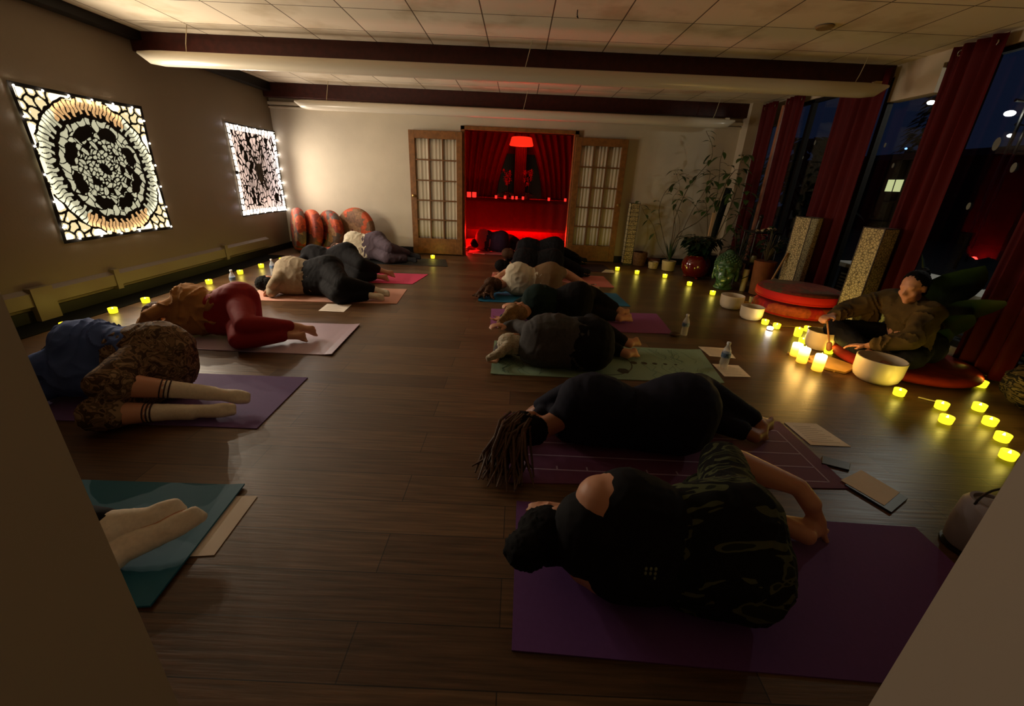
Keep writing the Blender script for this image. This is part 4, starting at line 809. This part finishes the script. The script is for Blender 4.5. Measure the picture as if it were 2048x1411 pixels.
# ---------------------------------------------------------------- pots, plants, statue
LF=mat('mid green leaf',srgb(62,84,34),.45,.5,12,.3); LF2=mat('dark green leaf',srgb(30,54,30),.4,.5,10,.3); STM=mat('brown green stem',srgb(84,72,44),.6); SOIL=mat('potting soil',srgb(36,26,18),.95,.1)
def leafm(mb,p,d,L,W,droop=.3,up=None):
    p=V(p);d=V(d).normalized(); s=d.cross(V((0,0,1))); s=s.normalized() if s.length>.01 else V((1,0,0)); n_=s.cross(d); n=7; vs=[];fs=[]
    for i in range(n+1):
        t=i/n; w_=W*math.sin(math.pi*min(1,t*1.02+.0))**.8*(1-.3*t)+.0008; c=p+d*L*t-V((0,0,1))*droop*L*t*t
        vs+= [c-s*w_+n_*w_*.25,c,c+s*w_+n_*w_*.25]
    for i in range(n): k=i*3; fs+=[(k,k+1,k+4,k+3),(k+1,k+2,k+5,k+4)]
    mb.add(vs,fs)
def pot(t,c,prof,m,soil=True,name='pot'):
    O(name,MB().lathe(prof,c,32),m,t)
    if soil: r,z=prof[-1]; rt,zt=max(prof,key=lambda q:q[1]); O('soil',MB().lathe([(rt*.9,zt-.03),(rt*.9,zt-.022),(.005,zt-.018)],c,24),SOIL,t)
def tall(label,c,prof,pm,stems,ls,leaf,seed=0,feet=False,name='potted_plant'):
    t=thing(name,label,'plant',c); pot(t,c,prof,pm); rr=random.Random(seed); sm=MB(); lm=MB()
    for st,r0 in stems:
        P=[V(q) for q in st]; pts=[]
        for i in range(len(P)-1):
            for k in range(5): 
                a=P[max(i-1,0)];b_=P[i];c_=P[i+1];d=P[min(i+2,len(P)-1)];u=k/5
                pts.append(.5*((2*b_)+(c_-a)*u+(2*a-5*b_+4*c_-d)*u*u+(3*b_-a-3*c_+d)*u**3))
        pts.append(P[-1]); n=len(pts); sm.tube(pts,[r0*(1-.6*i/n) for i in range(n)],6)
        for i in range(int(n*ls[3]),n,ls[4]):
            for q in range(ls[2]):
                a=rr.uniform(0,6.28); d=V((math.cos(a),math.sin(a)*.7-.2,rr.uniform(-.3,.5))); L=ls[0]*rr.uniform(.7,1.25)
                st_=pts[i]+d*L*.35; sm.tube([pts[i],st_],.0025,5); leafm(lm,st_,d+V((0,0,-.2)),L,ls[1]*rr.uniform(.8,1.2),.35)
    O('stem',sm,STM,t); O('foliage',lm,leaf,t); return t
def S(*q,y=7.5): return [AY(u,v,y) for u,v in q]
wp=[(.075,.001),(.10,.01),(.115,.15),(.115,.17),(.105,.17)]
def vine():
    c=V((2.60,7.22,0)); b0=c+V((0,0,.15)); yy=7.45
    st=[([b0]+S((1345,470),(1352,430),(1378,372),(1400,345),(1422,318),(1424,290),(1412,262),y=yy),.008),
        ([b0]+S((1325,465),(1318,420),(1330,385),(1352,365),(1378,348),y=yy),.006),
        ([b0]+S((1318,490),(1306,450),(1288,425),(1280,403),y=yy),.005),
        ([b0]+S((1350,460),(1348,420),(1362,395),(1385,405),(1400,425),y=yy),.005),
        ([b0]+S((1355,470),(1400,440),(1430,400),(1438,360),(1440,325),(1447,300),y=yy),.008),
        ([b0]+S((1380,430),(1410,380),(1420,345),(1400,350),(1383,372),y=yy),.005),
        ([b0]+S((1360,450),(1345,400),(1360,375),(1350,340),(1362,352),y=yy),.004)]
    t=tall('tall climbing plant with sparse oval leaves in a small pale footed pot',c,wp,mat('pale glazed pot',srgb(196,176,130),.4,.5),st,(.12,.032,1,.42,2),LF,3)
    lm=MB(); rr=random.Random(8)
    for i in range(46): a=rr.uniform(0,6.28); leafm(lm,b0,V((math.cos(a)*.35,math.sin(a)*.3,1)),rr.uniform(.15,.42),.008,.1)
    O('grassy_leaves',lm,LF2,t)
    f=MB()
    for a in (0,2.1,4.2): f.capsule(c+V((.07*math.cos(a),.07*math.sin(a),.012)),c+V((.1*math.cos(a),.1*math.sin(a),.012)),.012,.010,8)
    O('pot_feet',f,MATS['pale glazed pot'],t)
vine()
c=V((2.84,6.70,0)); rp_=[(.10,.02),(.16,.05),(.205,.14),(.215,.22),(.19,.30),(.15,.345),(.16,.36),(.145,.36)]
t=tall('bushy dark plant in a large round glossy oxblood pot',c,rp_,mat('oxblood glaze',srgb(90,14,10),.12,.7,coat=.6),[([c+V((0,0,.33)),c+V((.1*math.cos(a),.1*math.sin(a),.5)),c+V((.22*math.cos(a),.2*math.sin(a),.62))],.006) for a in (0,.8,1.6,2.4,3.2,4,4.8,5.6)]+[([c+V((.02,0,.33)),c+V((.03,0,.62))],.006)],(.13,.04,3,.2,1),LF2,5)
f=MB()
for a in (.5,2.6,4.7): f.capsule(c+V((.10*math.cos(a),.10*math.sin(a),.02)),c+V((.15*math.cos(a),.15*math.sin(a),.016)),.02,.014,8)
O('pot_feet',f,MATS['oxblood glaze'],t)
# second vine plant with bigger leaves by the curtain
c=V((3.12,7.05,0)); b0=c+V((0,0,.34))
tall('leafy climbing plant with drooping leaves on a dark pole before the corner curtain',c,[(.11,.001),(.15,.01),(.17,.30),(.18,.34),(.165,.34)],mat('dark glazed pot',srgb(30,22,18),.3,.5),[([b0]+S((1420,460),(1430,420),(1445,385),(1455,360),(1470,340),y=7.1),.012),([b0]+S((1440,460),(1462,410),(1475,370),(1480,330),(1492,310),y=7.0),.009),([b0]+S((1450,470),(1470,440),(1490,400),(1495,380),y=7.0),.008),([b0]+S((1415,440),(1412,400),(1420,370),(1432,350),y=7.1),.007)],(.15,.045,2,.35,2),LF,9)
q=AY(1428,480,7.12); 
tag(O('moss_pole',MB().tube([(q.x-.02,7.2,.30),(q.x+.09,7.2,1.35)],.05,12),mat('dark moss pole',srgb(24,26,16),.9,.2,30,.5)),'dark upright pole supporting the leafy climbing plant','pole')
tag(O('incense_stake',MB().box((q.x-.16,7.0,.36),(q.x-.12,7.03,.98)),mat('pale wooden slat',srgb(190,150,100),.7),smooth=False),'pale upright wooden slat rising behind the oxblood pot','slat')
for k,(x,y,r,h,cl,lb) in enumerate([(2.20,7.60,.13,.24,srgb(104,70,40),'brown woven basket beside the slim tower lamp'),(2.38,7.35,.085,.12,srgb(190,168,120),'small pale bowl shaped pot left of the climbing plant')]):
    mb=MB().lathe([(r*.7,.001),(r*.85,.01),(r,h*.8),(r*.96,h),(r*.88,h),(r*.86,h*.3),(.005,h*.28)],(x,y,0),28); tag(O('basket' if k==0 else 'ceramic_pot',mb,mat('pot cloth %d'%k,cl,.8,.3,30,.4)),lb,'basket' if k==0 else 'pot')
tag(O('terracotta_bowl',MB().lathe([(.07,.001),(.10,.02),(.115,.12),(.105,.13),(.09,.12),(.08,.03),(.005,.03)],(2.47,7.64,0),28),mat('old terracotta',srgb(120,74,46),.8,.3,12,.3)),'low brown clay bowl against the back wall between basket and climbing plant','bowl')
# statue head
def statue():
    c=V((3.0,6.02,0)); t=thing('statue_head','green glazed ceramic statue head with curled hair standing on the floor','statue',c); M=headframe(V((0,0,1)),V((-.55,-.85,0))); mb=MB()
    s=2.0; hd=c+V((0,0,.27)); head(mb,hd,M,s); mb.capsule(c+V((0,0,.03)),c+V((0,0,.14)),.115,.10,20); mb.lathe([(.12,.001),(.13,.01),(.13,.03),(.11,.045)],c,24)
    for k in (-1,1): mb.capsule(hd+M@V((.155*k,-.01,-.02)),hd+M@V((.150*k,-.0,-.13)),.02,.024,10)
    gm=mat('green celadon glaze',srgb(66,104,70),.2,.6,8,.25,coat=.5)
    O('face',remesh(mb,.010,2),gm,t)
    hb=MB(); P=hd+M@V((0,-.03,.07)); hb.ell(P,(.165,.185,.165),M); hb.ell(P+V((0,0,.15)),(.075,.075,.06))
    for i in range(260):
        z=1-2*(i+.5)/260; a=i*2.39996; r_=math.sqrt(1-z*z); d=V((r_*math.cos(a),r_*math.sin(a),z))
        if d.z<-.35 or (d.y>.45 and d.z<.25): continue
        hb.ell(P+M@V((d.x*.165,d.y*.185,d.z*.165)),.017,None,8,6)
    O('curled_hair',hb,gm,t)
statue()
r=thing('wrapped_candle','cream pillar candle wrapped with a dark ribbon standing beside the green statue head','candle',(3.24,5.92,0)); O('wax',MB().lathe([(.036,.001),(.038,.004),(.038,.30),(.034,.305)],(3.24,5.92,0),20),mat('cream wax',srgb(196,176,130),.5),r); O('ribbon',MB().tube([(3.24+.04*math.cos(a*.5),5.92+.04*math.sin(a*.5),.10+.012*a) for a in range(14)],.006,6),MBP,r)
# stand with trinkets
q=AY(1492,458,6.1); q2=AY(1556,458,6.1); zt=.80; x0,x1=3.28,3.66
t=thing('plant_stand','black metal stand holding shells and trinkets before the window','stand',(3.47,6.2,0)); MS=mat('black metal stand',srgb(14,14,14),.4,.5); mb=MB()
mb.box((x0,6.02,zt-.02),(x1,6.36,zt)); O('top',mb,MS,t,smooth=False); mb=MB(); mb.box((x0+.02,6.04,.35),(x1-.02,6.34,.365)); O('shelf',mb,MS,t,smooth=False)
for a in (x0+.02,x1-.02):
    for b_ in (6.04,6.34): O('leg',MB().tube([(a,b_,0),(a,b_,zt-.02)],.011,8),MS,t)
MSH=mat('pale shell',srgb(206,184,140),.5,.4,30,.2)
for i,(dx,dy,r_,lb) in enumerate([(.06,.05,.025,'flat pale shell'),(.13,.03,.03,'oval shell'),(.2,.05,.028,'ridged shell'),(.27,.08,.055,'largest rounded shell'),(.22,.16,.03,'small shell behind')]):
    mb=MB().ell((x0+dx,6.05+dy,zt+r_*.62),(r_*1.2,r_,r_*.62)); tag(O('sea_shell',mb,MSH),lb+' on top of the black stand','shell','trinkets on the black stand')
mb=MB(); mb.capsule((x0+.13,6.24,zt+.03),(x0+.14,6.24,zt+.14),.035,.03); mb.ell((x0+.14,6.235,zt+.19),.032); tag(O('figurine',remesh(mb,.006,2),mat('dark bronze',srgb(40,30,24),.4,.5,metal=.4)),'small dark seated figurine at the back of the black stand','figurine')
tag(O('glass_jar',MB().lathe([(.035,.366),(.04,.37),(.04,.44),(.03,.455),(.03,.47)],(3.40,6.12,0),20),mat('cloudy glass',srgb(160,160,130),.2,.6)),'small cloudy jar on the lower shelf of the black stand','jar')
tag(O('glass_cup',MB().lathe([(.03,.366),(.035,.37),(.038,.41),(.036,.41)],(3.54,6.14,0),20),MATS['cloudy glass']),'small cup on the lower shelf of the black stand','cup')
def bush(label,c,pr,pm,h,L,W,n,leaf,seed,lean=(0,0)):
    rr=random.Random(seed); c=V(c); t=thing('potted_plant',label,'plant',c); pot(t,c,pr,pm); zt=max(q[1] for q in pr); sm=MB(); lm=MB()
    for i in range(n):
        a=rr.uniform(0,6.28); k=rr.uniform(.2,1); e=c+V((math.cos(a)*.17*k+lean[0],math.sin(a)*.17*k+lean[1],zt+h*rr.uniform(.3,1))); b0=c+V((0,0,zt-.03)); sm.tube([b0,lerp(b0,e,.5)+V((0,0,.05)),e],.004,5); leafm(lm,e,V((math.cos(a),math.sin(a),rr.uniform(0,.8))),L*rr.uniform(.7,1.2),W,.5)
    O('stem',sm,STM,t); O('foliage',lm,leaf,t)
bush('dark leafy plant in a tall terracotta planter between stand and paper lamp',(3.36,5.74,0),[(.09,.001),(.11,.01),(.135,.42),(.14,.46),(.125,.46)],mat('terracotta',srgb(130,74,36),.75,.3,10,.25),.42,.2,.035,36,LF2,2)
bush('low dark plant on the floor right of the green statue head',(3.42,6.62,0),[(.09,.001),(.10,.01),(.12,.16),(.11,.16)],MATS['dark glazed pot'],.4,.16,.03,34,LF2,6)
bush('dark leafy plant behind the black stand near the corner curtain',(3.60,6.98,0),[(.09,.001),(.10,.01),(.12,.2),(.11,.2)],MATS['dark glazed pot'],.60,.13,.03,34,LF2,7)
tag(O('paper_cup',MB().lathe([(.032,.012),(.035,.016),(.042,.10),(.040,.10),(.033,.03),(.004,.028)],(3.02,5.22,-.011),24),mat('cup paper',srgb(190,180,140),.6,.3,30,.5)),'small patterned cup standing left of the red cushions','cup')
# broad leaved plant near the seated person
c=V((3.70,3.92,0)); t=thing('banana_plant','large dark broad leaved plant towering behind and beside the seated person','plant',c); pot(t,c,[(.13,.001),(.16,.01),(.19,.30),(.2,.34),(.18,.34)],MATS['dark glazed pot']); sm=MB(); lm=MB(); BL=mat('deep green broad leaf',srgb(34,56,26),.4,.5,5,.25)
for (u1,v1,y1),(u2,v2,y2),W in [((1850,640,3.75),(1990,490,3.0),.20),((1880,690,3.6),(1960,600,3.0),.15),((1860,620,3.8),(1850,490,3.9),.13),((1900,650,3.5),(2030,560,2.7),.15),((1870,700,3.4),(1905,640,3.1),.07)]:
    p0=AY(u1,v1,y1); p1=AY(u2,v2,y2); p0.x=min(p0.x,3.75);p1.x=min(p1.x,3.78)
    sm.tube([c+V((0,0,.3)),lerp(c+V((0,0,.3)),p0,.6)+V((0,0,.06)),p0],[.016,.013,.009],8); leafm(lm,p0,p1-p0,(p1-p0).length,W,.12)
O('stalk',sm,STM,t); O('broad_leaves',lm,BL,t)
# white lantern
c=V((1.91,1.32,0)); t=thing('lantern','white paper lantern with a dark wire handle in the dark lower right corner','lantern',c)
O('lantern_body',MB().lathe([(.07,.012),(.085,.03),(.09,.12),(.085,.21),(.07,.235),(.06,.235),(.06,.22),(.003,.25)],c,28),mat('frosted white lantern',srgb(150,142,146),.5,.4,4,.05),t)
O('base_ring',MB().lathe([(.08,.001),(.09,.004),(.09,.014),(.08,.016)],c,28),MBP,t); O('handle',MB().tube([c+V((.075*math.cos(a*math.pi/12),0,.225+.08*math.sin(a*math.pi/12))) for a in range(13)],.004,6),MBP,t)
# ---------------------------------------------------------------- curtains at the windows
CUR=mat('deep red window curtain',srgb(82,4,5),.7,.2,3,.15)
MRG=mat('steel ring',(.6,.58,.5),.25,metal=1)
def wcurt(label,y0,y1,x=3.80,z0=.02,z1=2.57,wv=7,amp=.035):
    t=thing('window_curtain',label,'curtain',(x,(y0+y1)/2,z0),'red curtains between the windows'); n=int((y1-y0)/.012)
    O('fabric',MB().grid(lambda s,q:V((x+amp*math.sin(s*wv*6.28/2+q*.6)*(.8+.3*(1-q))+.008*math.sin(s*37+q*4),y0+(y1-y0)*(s if q>.5 else s+(s-.5)*.08*(0.5-q)),z0+(z1-z0)*q)),n,24),CUR,t,solid=.003)
    for k in range(3):
        yy=y0+(y1-y0)*(k+.5)/3; O('grommet_ring',MB().tube([(x-.005+.0*a,yy+.022*math.cos(a*.6283),z1-.06+.022*math.sin(a*.6283)) for a in range(11)],.005,6),MRG,t)
wcurt('red curtain in the back corner beside the plants',7.20,7.58,3.76); wcurt('narrow red curtain with a bright fold, second from the back corner',6.62,7.02)
wcurt('wide red curtain reaching down behind the tall paper lamps',5.20,5.87,wv=9); wcurt('tall red curtain nearest the top right corner of the photo',4.08,4.52,3.80)
wcurt('dark red curtain seen low behind the broad leaves at far right',2.98,3.40,3.82)
MM=mat('polished tan window post',srgb(170,110,80),.4,.5)
struct('trim_6',MB().box((3.80,7.08,.0),(3.90,7.14,2.5)),MM,smooth=False,bevel=.004)
# ---------------------------------------------------------------- outside
struct('ground_outside',MB().box((XR+.13,-4,-.12),(40,40,-.05)),mat('dark asphalt',srgb(30,30,30),.9),smooth=False)
MWB=mat('white painted bench',srgb(216,214,206),.5)
def bench(label,x0,x1,y0,y1,z):
    t=thing('outdoor_bench',label,'bench',((x0+x1)/2,(y0+y1)/2,-.05)); O('bench_top',MB().box((x0,y0,z-.06),(x1,y1,z)),MWB,t,smooth=False,bevel=.01)
    for y in (y0+.08,y1-.08): O('leg',MB().box((x0+.1,y-.04,-.05),(x0+.18,y+.04,z-.06)),MBP,t,smooth=False); O('leg',MB().box((x1-.18,y-.04,-.05),(x1-.10,y+.04,z-.06)),MBP,t,smooth=False)
    s=MB()
    for k in range(8): s.box((x0+.05,y0+.14,.0+k*.045),(x0+.06,y1-.14,.022+k*.045))
    O('slatted_side',s,mat('pale slats',srgb(170,170,150),.6),t,smooth=False)
bench('white topped bench outside behind the tall paper lamps',4.45,5.1,4.75,6.0,.48); bench('white topped bench outside near the broad leaved plant',4.45,5.1,3.0,4.35,.48)
lamp('bench_fill_light','POINT',(4.9,4.5,2.4),40,(1,.95,.85),.1)  # unseen lamp added to brighten the benches outside
bl=thing('building','dark building outside with one lit window','building',(15,14,-.05)); O('wall',MB().box((15,9,-.05),(19,24,2.7)),mat('dark cladding',srgb(40,38,36),.9,.2,3,.3),bl,smooth=False); 
O('roof',MB().box((14.7,8.7,2.7),(19.3,24.3,2.9)),MBP,bl,smooth=False)
q=AX(1788,371,14.98); fr=MB(); w_=.36; hh=.22
O('lit_window',MB().box((14.97,q.y-w_,q.z-hh),(14.995,q.y-.02,q.z+hh)).box((14.97,q.y+.02,q.z-hh),(14.995,q.y+w_,q.z+hh)),mat('lit window glow',(.5,.5,.3),.5,emit=(.75,.78,.38),es=.9),bl,smooth=False)
q2=AX(1980,300,20)
def slamp(label,u,v,x,e,r):
    q=AX(u,v,x); t=thing('street_lamp',label,'street lamp',(q.x,q.y,-.05)); O('pole',MB().tube([(q.x,q.y,-.05),(q.x,q.y,q.z+.2),(q.x-.25,q.y,q.z+.22)],.03,8),MBP,t); O('lamp_head',MB().ell((q.x-.25,q.y,q.z),(r,r,r*.6)),mat('street lamp glow %g'%e,(1,1,1),.5,emit=(1,.95,.82),es=e),t)
slamp('bright lamp outside beyond the tall curtain, between curtains',1884,206,9.5,30,.07); slamp('bright lamp outside at the right edge of the photo',2046,228,9.5,30,.08); slamp('lower dimmer lamp outside at the right edge',2044,272,11,8,.06)
q=AX(1812,297,12); t=thing('blue_light','tiny blue light outside above the lit window','light',tuple(q)); O('glow',MB().ell(q,(.035,.035,.03),None,8,6),mat('blue glow',(0,0,1),.5,emit=(.15,.3,1),es=4),t); O('bracket',MB().tube([q,q+V((.1,0,-q.z-.05))],.015,6),MBP,t)
GLINT=mat('painted bulb glint',srgb(110,110,100),.6,.3,emit=None)  # pale ovals that paint bulb reflections onto the window panes
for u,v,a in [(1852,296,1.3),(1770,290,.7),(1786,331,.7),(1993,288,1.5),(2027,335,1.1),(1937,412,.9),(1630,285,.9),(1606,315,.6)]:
    q=AX(u,v,XR+.05); mb=MB().lathe([(.024*a,-.001),(.024*a,.001)],q,14,Matrix.Rotation(math.pi/2,4,'Y')@Matrix.Diagonal((1.4,.8,1,1))); tag(O('window_sticker',mb,GLINT,smooth=False),'small pale oval spot on the window glass, %s'%{1852:'largest, beside the tall curtain',1770:'left of the blue light',1786:'above the lit window',1993:'high at the far right',2027:'beside the right edge, below the lamps',1937:'low and faint on the right pane',1630:'on the pane beyond the wide curtain, upper',1606:'on the pane beyond the wide curtain, lower'}[u],'sticker','pale spots on the glass')
def tree(label,x,y,h,sd):
    t=thing('tree',label,'tree',(x,y,-.05)); O('trunk',MB().tube([(x,y,-.05),(x+.1,y,h*.5),(x,y,h*.8)],[.16,.12,.05],8),MBP,t); rr=random.Random(sd); lm=MB()
    for i in range(420):
        a=rr.uniform(0,6.28); k=rr.random()**.5; z=rr.uniform(.25,1); q=V((x+math.cos(a)*k*1.5*(1.2-z),y+math.sin(a)*k*1.5*(1.2-z),h*z)); leafm(lm,q,V((math.cos(a),math.sin(a),-.2)),.45,.12,.3)
    O('crown',lm,mat('night foliage',srgb(20,26,16),.9),t)
q=AX(1835,330,21); tree('dark conical tree outside left of the bright lamp',21,q.y,6.5,1); tree('dark tree outside beyond the narrow curtain',7.0,11.5,2.6,2)
# ---------------------------------------------------------------- red alcove
MAL=mat('alcove red brown wall',srgb(120,40,30),.8,.2); 
struct('wall_alcove',MB().box((-1.42,YB+.12,0),(-1.32,10.3,2.6)).box((1.32,YB+.12,0),(1.42,10.3,2.6)).box((-1.42,10.2,0),(1.42,10.3,2.6)).box((-1.42,YB+.12,2.6),(1.42,10.3,2.7)),MAL,smooth=False)
t=thing('altar_table','dark red cloth covered altar table in the red alcove','table',(0,9.75,0)); 
O('top',MB().box((-1.28,9.45,.90),(1.28,10.0,.93)),MAL,t,smooth=False)
O('altar_cloth',MB().grid(lambda s,q:V((-1.29+2.58*s,9.44+.008*math.sin(s*70)+.004*math.sin(s*31),.30+.64*q)),120,8).grid(lambda s,q:V((-1.29+2.58*s,9.44+.57*q,.937)),20,4),mat('dark maroon altar cloth',srgb(80,18,16),.8,.2),t,solid=.004)
for x in (-1.2,1.2):
    for y in (9.5,9.95): O('leg',MB().box((x-.03,y-.03,.013),(x+.03,y+.03,.90)),MBP,t,smooth=False)
tag(O('alcove_rug',MB().box((-1.28,8.75,.001),(1.28,10.15,.012)),mat('red rug',srgb(220,40,24),.8),smooth=False),'red rug on the alcove floor below the altar','rug')
DR=mat('burgundy drape',srgb(130,22,18),.7,.3)
for s,lb in ((-1,'left'),(1,'right')):
    def dr(a,q):
        top=V((s*(.10+1.18*a),10.0,2.32)); bot=V((s*(.52+.76*a),9.92,.95)); b=lerp(bot,top,q); b.x+= -s*.22*math.sin(math.pi*q)*(1-a)*-.3; b.y+=.03*math.sin(a*46)+.01*math.sin(a*17+q*3); return b
    t=thing('altar_drape','burgundy drape swept aside behind the altar, %s one'%lb,'drape',(s*.7,9.96,.95)); O('drape_cloth',MB().grid(dr,110,20),DR,t,solid=.004)
t=thing('center_drape','narrow burgundy cloth hanging in the middle behind the altar','drape',(0,10.0,.95)); O('drape_cloth',MB().grid(lambda a,q:V((-.12+.24*a,9.97+.015*math.sin(a*28),.95+1.37*q)),30,8),DR,t,solid=.004)
tag(O('dark_mirror',MB().box((-.62,10.08,.95),(.62,10.12,1.85)),mat('black glass panel',srgb(10,12,12),.1,.6),smooth=False),'dark glass panel behind the altar flowers','mirror')
t=thing('red_lantern','glowing red pleated cloth lantern shade above the altar','lantern',(0,9.7,2.0)); O('shade',MB().lathe([(.20,1.98),(.24,1.985),(.25,2.0),(.21,2.14),(.19,2.15),(.20,2.0)],(0,9.7,0),36),mat('glowing red shade',srgb(200,30,20),.7,emit=(1,.03,.01),es=.9),t); O('cord',MB().tube([(0,9.7,2.14),(0,9.7,2.6)],.006,6),MBP,t)
FL=mat('pink orchid petal',srgb(230,60,60),.5,emit=None)
for u,v,lb in ((1014,352,'left'),(1056,358,'right')):
    q=AY(u,v,9.7); t=thing('orchid','pink flower spray in a small pot on the altar, %s one'%lb,'flower',(q.x,9.7,.94)); O('pot',MB().lathe([(.04,.941),(.05,.945),(.06,1.03),(.055,1.03)],(q.x,9.7,0),18),MAL,t); O('stem',MB().tube([(q.x,9.7,1.0),(q.x+.03,9.69,1.25),(q.x,9.66,q.z+.12)],.006,6),STM,t)
    lm=MB(); rr=random.Random(u)
    for i in range(13):
        c=V((q.x+rr.uniform(-.08,.08),9.66+rr.uniform(-.04,.04),q.z+rr.uniform(-.15,.16)))
        for k in range(5): a=k*1.257+i; leafm(lm,c,V((math.cos(a),-.3,math.sin(a))),.055,.02,.1)
    O('petals',lm,FL,t); g=MB()
    for i in range(10): a=i*.63; leafm(g,V((q.x,9.7,1.03)),V((math.cos(a),math.sin(a)-.4,.6)),.2,.03,.5)
    O('leaves',g,mat('grey green orchid leaf',srgb(110,130,100),.5),t)
MRC=mat('red votive glass',srgb(200,40,30),.3,emit=(1,.03,.02),es=1.2)
for i,(u,lb) in enumerate([(938,'at the far left end of the altar'),(948,'second at the left end of the altar'),(992,'left of the flowers'),(1010,'below the left flower'),(1025,'left of the altar middle'),(1033,'at the altar middle'),(1046,'right of the altar middle'),(1098,'right of the flowers'),(1131,'at the right end of the altar')]):
    q=AY(u,395,9.6); r_=.045 if i<2 else .025
    tag(O('red_candle',MB().lathe([(r_*.8,.942),(r_,.95),(r_,.95+r_*2.2),(r_*.8,.95+r_*2.2),(r_*.7,.96+r_)],(q.x,9.6+(.05 if i==1 else 0),0),16),MRC),'small red glowing candle %s'%lb,'candle','red candles on the altar')
t=thing('red_glow_lamp','low red lamp on the alcove floor by the head of the lying person','lamp',(-1.18,8.55,0)); O('base',MB().lathe([(.05,.001),(.055,.01),(.02,.03)],(-1.18,8.55,0),18),MBP,t); O('shade',MB().lathe([(.03,.03),(.06,.05),(.065,.14),(.04,.18),(.003,.185)],(-1.18,8.55,0),22),MRC,t)
lamp('red_light','POINT',(-1.10,8.5,.26),RED4,(1,.02,.015),.05)
lamp('alcove_lamp','POINT',(0.0,8.7,2.25),RED1,(1,.02,.01),.08)
lamp('alcove_floor_lamp','AREA',(0,9.75,.26),RED2,(1,.01,.005),1.6,rot=(math.radians(-25),0,0),size_y=.3,specular_factor=.05)
lamp('alcove_altar_lamp','POINT',(0,9.62,1.9),RED3,(1,.03,.02),.08)
